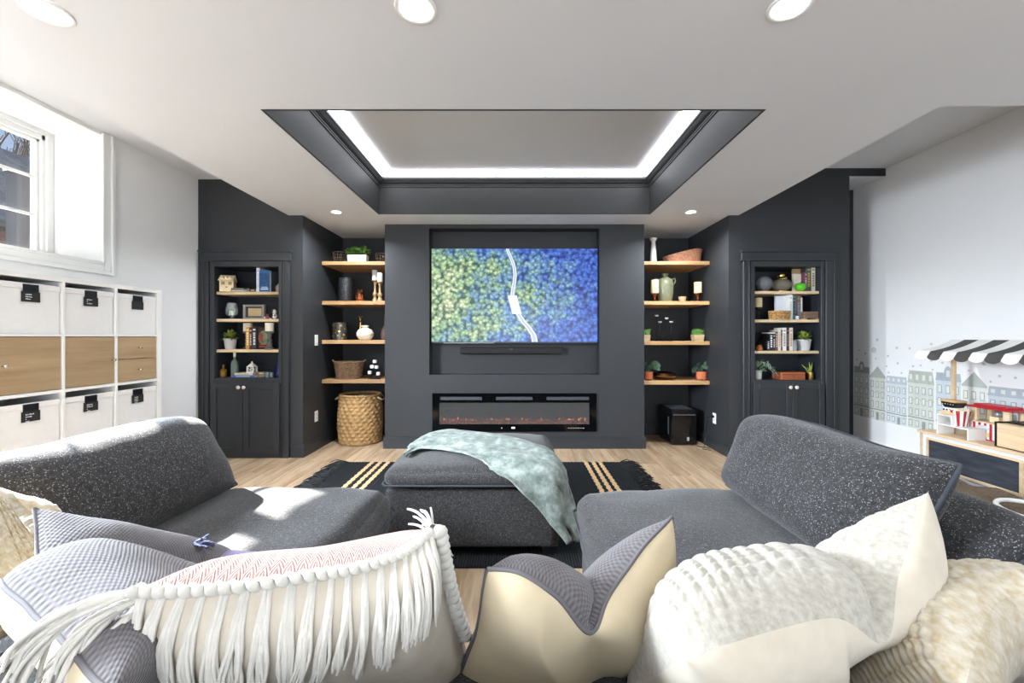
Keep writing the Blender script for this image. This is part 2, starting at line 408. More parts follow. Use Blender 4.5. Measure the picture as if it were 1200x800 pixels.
fr = [(GX-.05, GX+.04, 3.19, WY1, WZ0, WZ1), (GX-.05, GX+.04, WY0, 2.0, WZ0, WZ1), (GX-.05, GX+.05, 2.70, 2.79, WZ0, WZ1), (GX-.05, GX+.04, WY0, WY1, Z1, WZ1), (GX-.05, GX+.04, WY0, WY1, WZ0, Z0)]
wpart('window_frame', M_trimw, *fr, bevel=.004)
wpart('frame_stop', M_trimw, (GX+.041, GX+.06, 3.215, WY1-.0125, WZ0+.0125, WZ1-.046), (GX+.041, GX+.06, WY0+.0125, WY1-.0125, WZ1-.0455, WZ1-.0125), (GX+.041, GX+.055, WY0+.0125, 3.214, WZ0+.0125, WZ0+.03))
for y0, y1 in sash:
    n = 1 if y1-y0 < .5 else 2
    wpart('sash', M_trimw, (GX-.02, GX+.025, y0, y0+.022, Z0, Z1), (GX-.02, GX+.025, y1-.022, y1, Z0, Z1), (GX-.02, GX+.025, y0, y1, Z0, Z0+.02), (GX-.02, GX+.025, y0, y1, Z1-.02, Z1), bevel=.003)
    for r in (1, 2): z = Z0+(Z1-Z0)*r/3; wpart('muntin', M_trimw, (GX-.012, GX+.014, y0+.02, y1-.02, z-.009, z+.009))
    if n == 2: wpart('muntin', M_trimw, (GX-.012, GX+.014, (y0+y1)/2-.009, (y0+y1)/2+.009, Z0, Z1))
    for r in range(3):
        for c in range(n):
            ya, yb = y0+.022+(y1-y0-.044)*c/n, y0+.022+(y1-y0-.044)*(c+1)/n
            za, zb = Z0+(Z1-Z0)*r/3, Z0+(Z1-Z0)*(r+1)/3
            wpart('pane', glass('window_glass', 'ffffff', .01, .04), (GX-.002, GX+.002, ya, yb, za, zb))
w2 = bpy.data.objects.new('assumed_window_2', None); COL.objects.link(w2); w2.location = (XL, V0, VZ0); struct(w2)  # unseen window, assumed and added to house the side light
for q in range(2):
    y0 = q*.7; b = B(); b.box(-.4, -.32, y0, y0+.06, 0, 1.6).box(-.4, -.32, y0+.64, y0+.7, 0, 1.6).box(-.4, -.32, y0+.06, y0+.64, 0, .06).box(-.4, -.32, y0+.06, y0+.64, 1.54, 1.6)
    b.obj('window_frame', M_trimw, w2); bx(-.362, -.358, y0+.06, y0+.64, .06, 1.54).obj('pane', MC['window_glass'], w2)
# ------------------------------------------------------------------ outside the window
struct(bx(-16, XL-.40, -6, 16, 1.35, 1.42).obj('ground', pm('dark_ground', '3b362c', .95, var=.3, ns=6)))  # unseen ground, coloured dark to keep bounced sun off the window reveal
hx = -8.5
hs = thing('neighbour_house', 'brick neighbouring house with grey shingle roof seen through the window', 'house', (hx, 7.5, 1.42))
bx(-4, 0, -4.5, 4.5, 0, 1.75).obj('wall', pm('brown_brick', '7a5a48', .9, var=.25, ns=20), hs)
M_brick = pm('brick_face', '8a6450', .9, var=.3, ns=14)
bp = B().box(0, .015, 0, .215, 0, .07)
first = None
for r in range(12):
    for c in range(14):
        y = -2.3+c*.23+(r % 2)*.115; z = .55+r*.085
        if first is None: first = bp.obj('brick', M_brick, hs, loc=(0, y, z))
        else:
            o = first.copy(); COL.objects.link(o); o.location = (0, y, z)
bx(-.02, .03, -2.2, .6, .38, .5).obj('stone_sill', pm('pale_stone', 'b9b2a6', .8), hs)
bx(-.02, .02, -2.0, .4, 0, .36).obj('window_pane', glass('dark_window', '30343c', .05, .85), hs)
rf = B().prism([(0.35, 1.62), (-1.75, 3.55), (-4.8, 1.62), (-4.8, 1.55), (.35, 1.55)], -4.9, 4.9, 'y').obj('roof', pm('grey_shingles', '71706e', .9, var=.2, ns=9), hs)
sh = B().box(0, .20, 0, .34, 0, .02); first = None
ang = math.atan2(1.93, 2.1)
for r in range(13):
    for c in range(10):
        y = -2.6+c*.345+(r % 2)*.17; u = r*.21
        p = (.33-u*math.cos(ang), y, 1.64+u*math.sin(ang))
        if first is None: first = sh.obj('shingle', pm('shingle_face', '83817d', .9, var=.3, ns=7), rf, loc=p, rot=(0, PI+ang, 0)); o = first
        else: o = first.copy(); COL.objects.link(o); o.location = p
        o.rotation_euler = (rnd(-.01, .01), PI-0+ang+rnd(-.02, .02), 0); o.scale = (1, 1, -1)
tr = thing('bare_tree', 'bare leafless tree behind the neighbouring house', 'tree', (-16.2, 13.6, 1.42))
def branch(b, p, d, L, r, lev):
    q = p+d*L; m = (p+q)/2+Vector((rnd(-1, 1), rnd(-1, 1), rnd(-1, 1)))*L*.08
    b.tube([p, m, q], lambda t: r*(1-.45*t), 5, False)
    if lev:
        for k in range(3):
            e = (d+Vector((rnd(-1, 1), rnd(-1, 1), rnd(-.35, .8)))*.75).normalized()
            branch(b, p+(q-p)*rnd(.55, 1), e, L*rnd(.55, .8), r*.55, lev-1)
b = B(); b.tube([(0, 0, 0), (.1, 0, 2.8), (0, .1, 4.2)], lambda t: .22-.07*t, 7); b.obj('trunk', pm('bark', '4a3f38', .95, var=.3, ns=14), tr, smooth=True)
b = B()
for k in range(7): branch(b, Vector((0, .1, rnd(3.0, 4.2))), Vector((rnd(-.5, .5), rnd(-.8, .6), 1)).normalized(), 1.35, .10, 3)
b.obj('branches', pm('bark', '4a3f38'), tr, smooth=True, kind='stuff')
for k, (x, y, hgt, lb) in enumerate(((-5.0, 4.25, 1.42, 'weathered grey timber post close outside the window'), (-5.25, 4.55, 1.34, 'thinner grey post behind the timber post outside the window'), (-5.6, 4.93, 1.2, 'slim dark post beside the garden posts outside the window'))):
    t_ = thing('garden_post', lb, 'post', (x, y, 1.42)); s_ = (.06, .045, .03)[k]
    bx(-s_, s_, -s_, s_, 0, hgt).obj('shaft', wood('weathered_wood%d' % k, ('666d75', '565b61', '44474a')[k], ('4c5258', '43474b', '333537')[k], 2, .8), t_, bevel=.004)
    bx(-s_*1.25, s_*1.25, -s_*1.25, s_*1.25, hgt, hgt+.03).obj('cap', MC['weathered_wood%d' % k], t_, bevel=.004)
# ------------------------------------------------------------------ recessed lights
def downlight(x, y, r, label, power):
    t_ = thing('recessed_light', label, 'ceiling light', (x, y, CH), group='recessed ceiling lights')
    B().lathe([(r*.8, .01), (r*.8, -.004), (r, -.007), (r*1.03, -.004), (r*1.03, 0)], seg=32, cap=False).obj('trim_ring', M_trimw, t_, True)
    B().lathe([(1e-4, -.002), (r*.8, -.002), (r*.8, 0), (1e-4, 0)], seg=28, cap=False).obj('lens', emit('lamp_lens', 'fff8ee', 9), t_)
    ld = bpy.data.lights.new('recessed_lamp', 'AREA'); ld.shape = 'DISK'; ld.size = r*1.6; ld.energy = power; ld.color = (.86, .93, 1); ld.spread = math.radians(150)
    lo = bpy.data.objects.new('recessed_lamp', ld); COL.objects.link(lo); lo.parent = t_; lo.location = (0, 0, -.012)
downlight(-1.755, 4.14, .055, 'small recessed downlight just outside the alcove with the tall hamper', LAMP_W*2.8)
downlight(1.72, 4.14, .055, 'small recessed downlight just outside the alcove with the black box', LAMP_W*2.8)
downlight(-1.76, 1.585, .075, 'recessed downlight on the ceiling toward the window wall', LAMP_W)
downlight(-.37, 1.57, .075, 'recessed downlight on the ceiling before the middle of the tray', LAMP_W)
downlight(1.015, 1.56, .075, 'recessed downlight on the ceiling toward the play stand', LAMP_W)
for y in (-.4, -2.2):  # extra lamps added behind the camera for soft, even fill
    for x in (-1.76, -.37, 1.015, 2.6): downlight(x, y, .075, 'added unseen fill downlight in the ceiling behind the sofa', LAMP_W*.5)
# ------------------------------------------------------------------ built-in bookcases
M_knob = pm('pale_knob', 'd9cdbf', .35, var=.03)
def bookcase(label, cx, o0, o1, case0, case1, head0, head1, split, shelf_px, kn):
    """all x in pixels of the pier plane; local origin at floor under the opening"""
    X = lambda px: (px-604)*KP-cx
    Z = lambda py: H-(py-394)*KP
    t_ = thing('built_in_bookcase', label, 'bookcase', (cx, YP, 0))
    x0, x1 = X(o0), X(o1); zt = Z(312.5); zb = Z(shelf_px[3])
    bx(x0-.02, x1+.02, .335, .35, .02, zt+.02).obj('back_panel', M_darkin, t_)
    for a, c in ((x0-.02, x0), (x1, x1+.02)): bx(a, c, 0, .335, .0, zt+.02).obj('side_panel', M_darkin, t_)
    bx(x0, x1, .0, .335, zt, zt+.02).obj('top_panel', M_darkin, t_)
    fs = .045
    b = B(); b.box(x0-fs, x0, -.018, 0, 0, zt+.055).box(x1, x1+fs*.75, -.018, 0, 0, zt+.055).box(x0, x1, -.018, 0, zt, zt+.055).box(x0, x1, -.018, 0, zb-.06, zb-.001).box(x0, x1, -.018, 0, 0, .05)
    b.obj('face_frame', M_darkt, t_, bevel=.002)
    for a, c, s in ((X(case0), x0-fs-.006, 1), (x1+fs*.75+.006, X(case1), -1)):
        b = B(); b.box(a, c, -.024, 0, 0, zt+.062)
        e0, e1 = (a, a+.02) if s > 0 else (c-.02, c); b.box(e0, e1, -.032, -.024, 0, zt+.062)
        m0, m1 = (c-.014, c-.004) if s > 0 else (a+.004, a+.014); b.box(m0, m1, -.029, -.024, 0, zt+.062)
        b.obj('casing', M_darkt, t_, bevel=.002)
    b = B(); b.box(X(head0)+.012, X(head1)-.012, -.034, 0, zt+.062, zt+.142).box(X(head0), X(head1), -.05, 0, zt+.142, zt+.158).box(X(head0)+.006, X(head1)-.006, -.04, 0, zt+.056, zt+.07)
    b.obj('header', M_darkt, t_, bevel=.002)
    for k in range(3):
        z = Z(shelf_px[k]); bx(x0+.001, x1-.001, .012, .334, z-.028, z).obj('shelf', M_shelf2, t_, bevel=.002)
    bx(x0, x1, 0, .334, zb-.02, zb).obj('bottom_shelf', M_darkt, t_)
    for a, c, kx in ((x0-.02, X(split)-.002, kn[0]), (X(split)+.002, x1+.02, kn[1])):
        z0, z1 = .052, Z(448.5); r = .055
        d = B(); d.box(a, a+r, -.04, -.019, z0, z1).box(c-r, c, -.04, -.019, z0, z1).box(a+r, c-r, -.04, -.019, z0, z0+r).box(a+r, c-r, -.04, -.019, z1-r, z1).box(a+r, c-r, -.03, -.02, z0+r, z1-r)
        do = d.obj('door', M_darkt, t_, bevel=.002)
        kb = B().lathe([(.006, 0), (.006, .012), (.016, .018), (.019, .026), (.014, .033), (1e-4, .035)], seg=16)
        kb.obj('knob', M_knob, do, True, loc=(X(kx), -.04, Z(453)), rot=(PI/2, 0, 0))
    return t_
LS = (341.5, 373.5, 409.5, 442.5); RS = (340.8, 374.2, 411, 445)
bookcase('charcoal built-in bookcase holding the wooden birdhouse and picture frame', -2.70, 252.5, 327.5, 239, 340, 235.2, 343, 287.5, LS, (283.8, 290.2))
bookcase('charcoal built-in bookcase holding the green glass apple and gold-lidded jar', 2.74, 883.5, 961, 869.5, 977, 866, 979, 925.6, RS, (922, 929))
# ------------------------------------------------------------------ alcove shelves
SD = 4.672
def alc_z(py): return H-(py-394)*SD/F
LA = [alc_z(y) for y in (306, 352.5, 398.4, 444.8)]
RA = [alc_z(y) for y in (305.8, 352.7, 399.8, 446.3)]
for side, zs, labels in ((0, LA, ('thick oak shelf carrying the white trough of greenery', 'thick oak shelf carrying the black textured vase', 'thick oak shelf carrying the round white vase', 'thick oak shelf carrying the handled wicker basket')),
                         (1, RA, ('thick oak shelf carrying the slanted wicker tray', 'thick oak shelf carrying the olive green jug', 'thick oak shelf carrying the four-stem candle stand', 'thick oak shelf carrying the bronze bowl'))):
    x0, x1 = ((PX0+.001, BX0-.001), (BX1+.001, PX1-.001))[side]
    for z, lb in zip(zs, labels):
        o = bx(-(x1-x0)/2, (x1-x0)/2, 0, YA-SD-.001, -.041, 0).obj('floating_shelf', M_shelf, bevel=.003, loc=((x0+x1)/2, SD, z))
        tag(o, lb, 'shelf', 'oak alcove shelves')
# ------------------------------------------------------------------ cube storage unit on the left wall
KX = -2.83
kz = [.15, .185, .52, .535, .87, .889, 1.22, 1.2335, 1.56, 1.587]
kyo = 3.379; cw, pt = .333, .017
ku = thing('cube_shelf_unit', 'white cube storage unit with oak doors standing under the window', 'shelf unit', (KX, kyo, 0))
def kp(name, m, y0, y1, z0, z1, x0=-.36, x1=0, par=None, **k):
    return bx(x0, x1, y0-kyo, y1-kyo, z0, z1).obj(name, m, par or ku, **k)
ky = [kyo-.04]                       # far edge of each column, walking towards the camera
cols = []
y = kyo-.04
for c in range(4):
    cols.append((y-cw, y)); y -= cw
    if c < 3: kp('divider', M_kallax, y-pt, y, kz[1], kz[8], bevel=.001); y -= pt
ke = y-.04
kp('side_panel', M_kallax, kyo-.04, kyo, kz[0], kz[8], bevel=.001); kp('side_panel', M_kallax, ke, y, kz[0], kz[8], bevel=.001)
kp('top_board', M_kallax, ke, kyo, kz[8], kz[9], x0=-.362, x1=.002, bevel=.001); kp('bottom_board', M_kallax, y, kyo-.04, kz[0], kz[1])
kp('plinth', M_kallax, ke+.02, kyo-.02, 0, kz[0], x0=-.34, x1=-.03)
kp('back_board', M_kallax, ke+.01, kyo-.01, kz[1], kz[8], x0=-.36, x1=-.354)
for z0, z1 in ((kz[2], kz[3]), (kz[4], kz[5]), (kz[6], kz[7])):
    for (a, c) in cols: kp('shelf', M_kallax, a, c, z0, z1)
def knob_x(par, y, z):
    B().lathe([(.004, 0), (.004, .014), (.009, .018), (.011, .024), (.007, .03), (1e-4, .031)], seg=12).obj('knob', pm('nickel', 'd8d2c8', .25, .9), par, True, loc=(-.004, y-kyo, z), rot=(0, PI/2, 0))
for ci, (a, c) in enumerate(cols):
    for ri, (z0, z1) in enumerate(((kz[5], kz[6]), (kz[1], kz[2]))):
        if ci == 0 and ri == 0:
            zm = (z0+z1)/2
            for q0, q1 in ((z0+.003, zm-.002), (zm+.002, z1-.003)):
                d = kp('drawer', M_oakdoor, a+.003, c-.003, q0, q1, x0=-.33, x1=-.006, bevel=.0015); knob_x(d, (a+c)/2, (q0+q1)/2)
        else:
            d = kp('door', M_oakdoor, a+.003, c-.003, z0+.003, z1-.003, x0=-.022, x1=-.006, bevel=.0015)
            knob_x(d, (c-.025) if ci == 1 else (a+.025), (z0+z1)/2)
M_tagtxt = pm('chalk_writing', 'd8d8d6', .8)
def bin_(ci, row, label, lines):
    a, c = cols[ci]; z0 = kz[7] if row else kz[3]; hh = .292
    W = c-a-.012; t_ = thing('storage_bin', label, 'storage bin', (KX-.012, (a+c)/2, z0+.0005), group='white bins in the cube unit')
    b = B(); b.box(-.32, 0, -W/2, W/2, 0, .002); y = W/2
    for q in ((-.003, 0, -y, y), (-.32, -.317, -y, y), (-.317, -.003, -y, -y+.003), (-.317, -.003, y-.003, y)): b.box(q[0], q[1], q[2], q[3], .002, hh)
    b.obj('body', M_bin, t_, bevel=.001)
    b = B(); b.box(-.32, .004, -W/2-.003, -W/2+.004, hh-.03, hh+.004).box(-.32, .004, W/2-.004, W/2+.003, hh-.03, hh+.004).box(-.002, .0045, -W/2, W/2, hh-.03, hh+.004)
    b.obj('rim', M_bin, t_, bevel=.001)
    b = B(); b.box(.0045, .008, -.040, .040, hh-.045, hh-.002).obj('label_clip', M_black, t_)
    cd_ = bx(.0045, .007, -.048, .048, hh-.105, hh-.045).obj('label_card', pm('chalk_card', '1c1d1f', .8), t_)
    b = B()
    for k, L in enumerate(lines):
        zz = hh-.062-k*.013; yy = -.028
        for q in range(L):
            ln = rnd(.004, .008); b.box(.007, .0076, yy, yy+ln, zz-rnd(.002, .004), zz+rnd(.001, .003)); yy += ln+.002
    if lines: b.obj('handwriting', M_tagtxt, cd_, kind='stuff')
bin_(0, 1, 'white storage bin with blank black tag above the two small oak drawers', ())
bin_(1, 1, 'white storage bin with black chalk tag above the oak door beside the drawers', (4, 1, 5))
bin_(2, 1, 'white storage bin with black chalk tag two cells over from the drawer column, top row', (4, 4, 4))
bin_(0, 0, 'white storage bin with black chalk tag directly below the two small oak drawers', (4, 4, 4, 3))
bin_(1, 0, 'white storage bin with black chalk tag below the oak door beside the drawers', (5, 5, 1, 3))
bin_(2, 0, 'white storage bin with black chalk tag two cells over from the drawer column, lower row', (6, 4, 1, 3))
# ------------------------------------------------------------------ television
TY = 4.66; kt = TY/F
tvx0, tvx1 = (505.4-604)*kt, (700.6-604)*kt; tvz0, tvz1 = H-(402.6-394)*kt, H-(290.8-394)*kt
tv = thing('television', 'large flat television showing an aerial view of a road through forest', 'television', ((tvx0+tvx1)/2, TY, tvz0))
W, Hh = (tvx1-tvx0)/2, tvz1-tvz0
bx(-W, W, .0, .03, 0, Hh).obj('bezel', M_black, tv, bevel=.003)
bx(-W*.7, W*.7, .03, .103, Hh*.2, Hh*.8).obj('back_housing', M_black, tv, bevel=.01)
bx(.06, .62, 0, .002, .004, .012).xf(Matrix.Translation((-W*.92, -.001, 0))).obj('bezel_sensor', pm('sensor_grey', '8a8c90', .4), tv)
def screen_mat():
    t = NT('aerial_forest_picture'); c = t.n('ShaderNodeTexCoord'); s = t.n('ShaderNodeSeparateXYZ'); t.l(c.outputs['Generated'], s.inputs[0])
    x, y = s.outputs[0], s.outputs[2]                      # 0..1 across, 0..1 up
    mp = t.n('ShaderNodeMapping'); mp.inputs['Scale'].default_value = (1.78, .01, 1); t.l(c.outputs['Generated'], mp.inputs[0])
    wn_ = t.noise(mp.outputs[0], 22, 3); wv = t.n('ShaderNodeVectorMath', operation='SCALE'); wv.inputs[3].default_value = .03
    t.l(wn_.outputs['Color'], wv.inputs[0]); ad = t.n('ShaderNodeVectorMath', operation='ADD'); t.l(mp.outputs[0], ad.inputs[0]); t.l(wv.outputs[0], ad.inputs[1])
    vo = t.n('ShaderNodeTexVoronoi', feature='SMOOTH_F1'); vo.inputs['Scale'].default_value = 27; t.l(ad.outputs[0], vo.inputs['Vector'])
    n = t.noise(mp.outputs[0], 60, 4, .7); nb = t.noise(mp.outputs[0], 3.2, 4, .6)
    crown = t.math('SUBTRACT', 1.0, t.math('MULTIPLY', vo.outputs['Distance'], 1.5), True)
    L = t.math('ADD', t.math('MULTIPLY', crown, .6), t.math('MULTIPLY', n.outputs[0], .75))
    # sunlight in the pictured valley: bright lower left, blue shade upper right
    g = t.math('ADD', t.math('MULTIPLY', x, -.85), t.math('MULTIPLY', t.math('ABSOLUTE', t.math('SUBTRACT', y, .48)), -.75))
    g = t.math('ADD', t.math('ADD', g, .95), t.math('MULTIPLY', t.math('SUBTRACT', nb.outputs[0], .5), 2.0))
    sp = t.n('ShaderNodeSeparateColor'); t.l(vo.outputs['Color'], sp.inputs[0])
    g = t.math('ADD', g, t.math('MULTIPLY', t.math('SUBTRACT', sp.outputs[0], .5), .35), True)
    dark = t.ramp(g, [(0, '0c1c6a'), (.3, '103a72'), (.6, '144848'), (1, '3f6236')])
    lite = t.ramp(g, [(0, '4e7ee0'), (.3, '86b6cf'), (.6, 'b4d69a'), (1, 'fbffd8')])
    cc = t.mix(t.ramp(L, [(.38, (0, 0, 0)), (.92, (1, 1, 1))]), dark, lite)
    # the road: centre x as a function of y
    pts = [(0, .622), (.096, .606), (.19, .566), (.29, .525), (.386, .50), (.5, .487), (.61, .496), (.74, .502), (.868, .486), (1, .457)]
    rc = t.ramp(y, [(a, (b, b, b)) for a, b in pts], 'CARDINAL')
    wd = t.ramp(y, [(0, (.018,)*3), (.3, (.015,)*3), (.5, (.011,)*3), (1, (.009,)*3)])
    dx = t.math('ABSOLUTE', t.math('SUBTRACT', x, rc))
    road = t.math('LESS_THAN', dx, wd)
    edge = t.math('LESS_THAN', t.math('ABSOLUTE', t.math('SUBTRACT', dx, t.math('MULTIPLY', wd, .75))), t.math('MULTIPLY', wd, .2))
    cc = t.mix(road, cc, t.mix(edge, 'a9b4e0', 'eef0ff'))
    inb = t.math('MULTIPLY', t.math('LESS_THAN', t.math('ABSOLUTE', t.math('SUBTRACT', y, .40)), .10), t.math('LESS_THAN', t.math('ABSOLUTE', t.math('SUBTRACT', x, t.math('ADD', .56, t.math('MULTIPLY', y, -.15)))), .028))
    cc = t.mix(inb, cc, t.ramp(n.outputs[0], [(.35, 'b9c2ea'), (.65, 'f2f4ff')]))
    t.set(Roughness=.25); t.b.inputs['Base Color'].default_value = (.004, .004, .004, 1)
    t.l(cc, t.b.inputs['Emission Color']); t.set(Emission_Strength=.66)
    return t.m
bx(-W+.004, W-.004, -.0015, .0, .02, Hh-.005).obj('screen', screen_mat(), tv)
# soundbar
kx = 4.70/F
sb = thing('soundbar', 'slim black soundbar mounted below the television', 'soundbar', ((599-604)*kx, 4.764, H-(415-394)*kx))
b = B(); b.box(-.56, .56, -.085, -.005, .004, .078); b.obj('body', pm('speaker_cloth', '08090a', .7, bump=.2, bs=600), sb, bevel=.012, seg=3)
for s in (-1, 1): bx(.552*s, .562*s, -.087, -.004, .003, .08).obj('end_cap', M_blackg, sb, bevel=.004)
bx(-.02, .02, -.0862, -.085, .055, .06).obj('logo_plate', pm('logo_grey', '6b6d70', .4), sb)
B().tube([(-.008, -.02, .078), (-.006, -.025, .09), (-.014, -.03, .11), (-.03, -.03, .13)], .003, 6).obj('cable', M_black, sb, True)
# ------------------------------------------------------------------ electric fireplace
fx0, fx1, fz0, fz1 = (507-604)*KB, (698.6-604)*KB, H-(505-394)*KB, H-(460.4-394)*KB
fp = thing('electric_fireplace', 'long black electric fireplace set into the chimney breast', 'fireplace', ((fx0+fx1)/2, YB, fz0))
fc = (fx0+fx1)/2
FXw = lambda px: (px-604)*KB-fc
FZw = lambda py: H-(py-394)*KB-fz0
w0, w1_, v0, v1 = FXw(515.5), FXw(690), FZw(496.3), FZw(471.6)
b = B(); xx = (fx1-fx0)/2; zt = fz1-fz0
b.box(-xx, w0, -.022, -.004, 0, zt).box(w1_, xx, -.022, -.004, 0, zt).box(w0, w1_, -.022, -.004, 0, v0)
gr = [(516, 565), (581, 624), (640, 690)]; g0, g1 = FZw(468.3), FZw(464.4)
b.box(w0, w1_, -.022, -.004, v1, g0).box(w0, w1_, -.022, -.004, g1, zt)
e = [w0]+[FXw(p) for q in gr for p in q]+[w1_]
for k in range(0, 8, 2):
    if e[k+1]-e[k] > .002: b.box(e[k], e[k+1], -.022, -.004, g0, g1)
b.obj('surround', M_blackg, fp)
for q in gr: bx(FXw(q[0]), FXw(q[1]), -.012, -.006, g0, g1).obj('vent', pm('vent_grey', '43454a', .5), fp)
M_fire = pm('firebox_grey', '5b5a5a', .6, var=.08)
b = B(); x0, x1, z0, z1 = FX0+.004-fc, FX1-.004-fc, FZ0+.004-fz0, FZ1-.004-fz0
b.box(x0, x1, .17, .18, z0, z1).box(x0, x0+.01, -.004, .17, z0, z1).box(x1-.01, x1, -.004, .17, z0, z1).box(x0, x1, -.004, .17, z1-.01, z1).box(x0, x1, -.004, .17, z0, z0+.01)
b.obj('firebox', M_fire, fp)
t = NT('ember_bed'); v = t.coord(); n = t.noise(v, 60, 3)
t.col(t.ramp(n.outputs[0], [(.4, '1d1512'), (.6, '5a4138')])); t.l(t.ramp(n.outputs[0], [(.52, (0, 0, 0)), (.7, 'ff7a3a')]), t.b.inputs['Emission Color']); t.set(Emission_Strength=2.5, Roughness=.8)
M_ember = t.m
def emb(u, v):
    x = x0+.012+(x1-x0-.024)*u; y = .0+.165*v
    return (x, y, v0-.012+.03*v+.014*mn.noise(Vector((x*30, y*30, 0)))+.008*mn.noise(Vector((x*90, y*90, 3))))
B().grid(emb, 220, 10).obj('ember_bed', M_ember, fp, kind='stuff')
M_log = pm('charred_wood', '7d6a5d', .9, var=.4, ns=40)
M_glow = emit('flame_glow', 'ff9a5c', 2.2)
for k in range(46):
    u = (k+.5)/46; x = x0+.03+(x1-x0-.06)*u+rnd(-.01, .01); y = rnd(.02, .11); L = rnd(.025, .06); a = rnd(-.9, .9)
    zz = v0+.002+y*.18
    B().tube([(-L*math.cos(a), 0, 0), (0, rnd(-.01, .01), .006+L*.1), (L*math.cos(a), rnd(-.02, .02), L*math.sin(abs(a))*.8)], lambda t: .006*(1-.4*t), 5).obj('twig', M_log, fp, loc=(x, y, zz))
for k in range(26):
    x = x0+.03+(x1-x0-.06)*random.random(); y = rnd(.09, .15); hgt = rnd(.012, .045)
    B().lathe([(.004, 0), (.008, hgt*.25), (.005, hgt*.6), (1e-4, hgt)], seg=6).obj('flame', M_glow, fp, True, loc=(x, y, v0+.012))
bx(w0-.002, w1_+.002, -.0225, -.0205, v0-.002, v1+.002).obj('glass_front', glass('fire_glass', 'b8b8b8', .02, .10), fp)
b = B(); cx_ = FXw(601.5); b.box(cx_-.018, cx_+.018, -.0232, -.022, FZw(501.6), FZw(499.6)).box(FXw(588)-.003, FXw(588)+.003, -.0232, -.022, FZw(501.2), FZw(500.2))
for k in range(7): b.box(FXw(666+k*2.9)-.004, FXw(666+k*2.9)+.004, -.0232, -.022, FZw(501.2), FZw(500.6))
b.obj('control_display', emit('display_white', 'cfd2d6', .5), fp)
# ------------------------------------------------------------------ electrical plates
def outlet(name, label, loc, rot, kind):
    t_ = thing(name, label, 'wall switch' if kind else 'outlet', loc, rot)      # local -y faces the room
    bx(-.036, .036, -.006, 0, -.058, .058).obj('plate', M_whitep, t_, bevel=.003)
    if kind: 
        for s in (-1, 1): bx(s*.016-.009, s*.016+.009, -.009, -.006, -.03, .03).obj('rocker', M_whitep, t_, bevel=.002)
    else:
        for s in (-1, 1):
            r = bx(-.017, .017, -.008, -.006, s*.021-.014, s*.021+.014).obj('socket', M_whitep, t_, bevel=.003)
            b = B(); b.box(-.008, -.005, -.0085, -.008, s*.021-.002, s*.021+.008).box(.005, .008, -.0085, -.008, s*.021-.002, s*.021+.008).box(-.002, .002, -.0085, -.008, s*.021-.011, s*.021-.007)
            b.obj('slots', M_black, r)
    return t_
yl = -PX0*F/(604-370.4)
outlet('light_switch', 'white double light switch on the side wall of the hamper alcove', (PX0, yl, H-(398.5-394)*yl/F), PI/2, 1)
outlet('wall_outlet', 'white power outlet low on the side wall near the tall hamper', (PX0, yl, H-(487.5-394)*yl/F), PI/2, 0)
yr = PX1*F/(837.5-604); zo = H-(490-394)*yr/F
outlet('wall_outlet', 'white power outlet with black plug beside the black box', (PX1, yr, zo), -PI/2, 0)
pc = thing('power_cord', 'thin black power cord hanging from the outlet to the black box', 'cord', (PX1-.009, yr+.0, zo))
bx(-.03, 0, -.014, .014, .008, .034).obj('plug', M_black, pc, bevel=.004)
B().tube([(-.03, .0, .02), (-.05, .02, .01), (-.055, .06, -.12), (-.05, .09, -.25), (-.07, .08, -zo+.06), (-.09, .03, -zo+.03), (-.13, -.02, -zo+.008), (-.06, -.06, -zo+.008), (-.05, .01, -zo+.02), (-.1, .08, -zo+.006), (-.14, .15, -zo+.006)], .0035, 6).obj('cable', M_black, pc, True)
# black box on the alcove floor
bb = thing('speaker_box', 'glossy black box with slim handle on the alcove floor', 'speaker', (1.885, 4.72, 0), 0)
W2, D2, H2 = .145, .42, .40
bx(-W2, W2, 0, D2, .014, H2).obj('cabinet', M_blackg, bb, bevel=.012, seg=2)
for sx in (-1, 1):
    for yy in (.05, D2-.05): B().lathe([(.018, 0), (.016, .015)], seg=12).obj('foot', M_black, bb, loc=(sx*.11, yy, 0))
bx(-W2+.012, W2-.012, -.006, .0, .03, H2-.03).obj('front_panel', M_blackg, bb, bevel=.003)
bx(-W2+.02, W2-.02, -.008, -.006, H2-.062, H2-.05).obj('front_vent', pm('vent_grey', '43454a'), bb)
bx(-W2-.008, -W2+.002, .07, .085, .11, .31).obj('handle', pm('dark_nickel', '77797d', .3, .9), bb, bevel=.003)
bx(.03, .055, -.009, -.006, .055, .095).obj('badge', pm('badge_grey', '9a9a9c', .4), bb)
for k in range(9): bx(-W2+.03, W2-.03, .05+k*.035, .06+k*.035, H2, H2+.003).obj('top_slat', pm('vent_grey', '43454a'), bb)
# ------------------------------------------------------------------ rug
RX0, RX1, RY0, RY1 = -1.60, 1.0, 2.22, 4.07
rug = thing('area_rug', 'black woven rug with tan stripes and fringed ends under the ottoman', 'rug', ((RX0+RX1)/2, (RY0+RY1)/2, 0))
rc = (RX0+RX1)/2; ry = (RY1-RY0)/2
t = NT('black_rag_weave'); v = t.coord('Object', (1, 1, 1)); wv = t.n('ShaderNodeTexWave', wave_type='BANDS', bands_direction='X'); wv.inputs['Scale'].default_value = 22; wv.inputs['Distortion'].default_value = 3; wv.inputs['Detail'].default_value = 3
t.l(v, wv.inputs[0]); n = t.noise(v, 120, 3)
f = t.math('ADD', t.math('MULTIPLY', wv.outputs[1], .5), t.math('MULTIPLY', n.outputs[0], .5))
t.col(t.ramp(f, [(.25, '131415'), (.75, '2b2d30')])); t.set(Roughness=.95, Specular_IOR_Level=.1); t.bump(f, .8, .006); M_rug = t.m
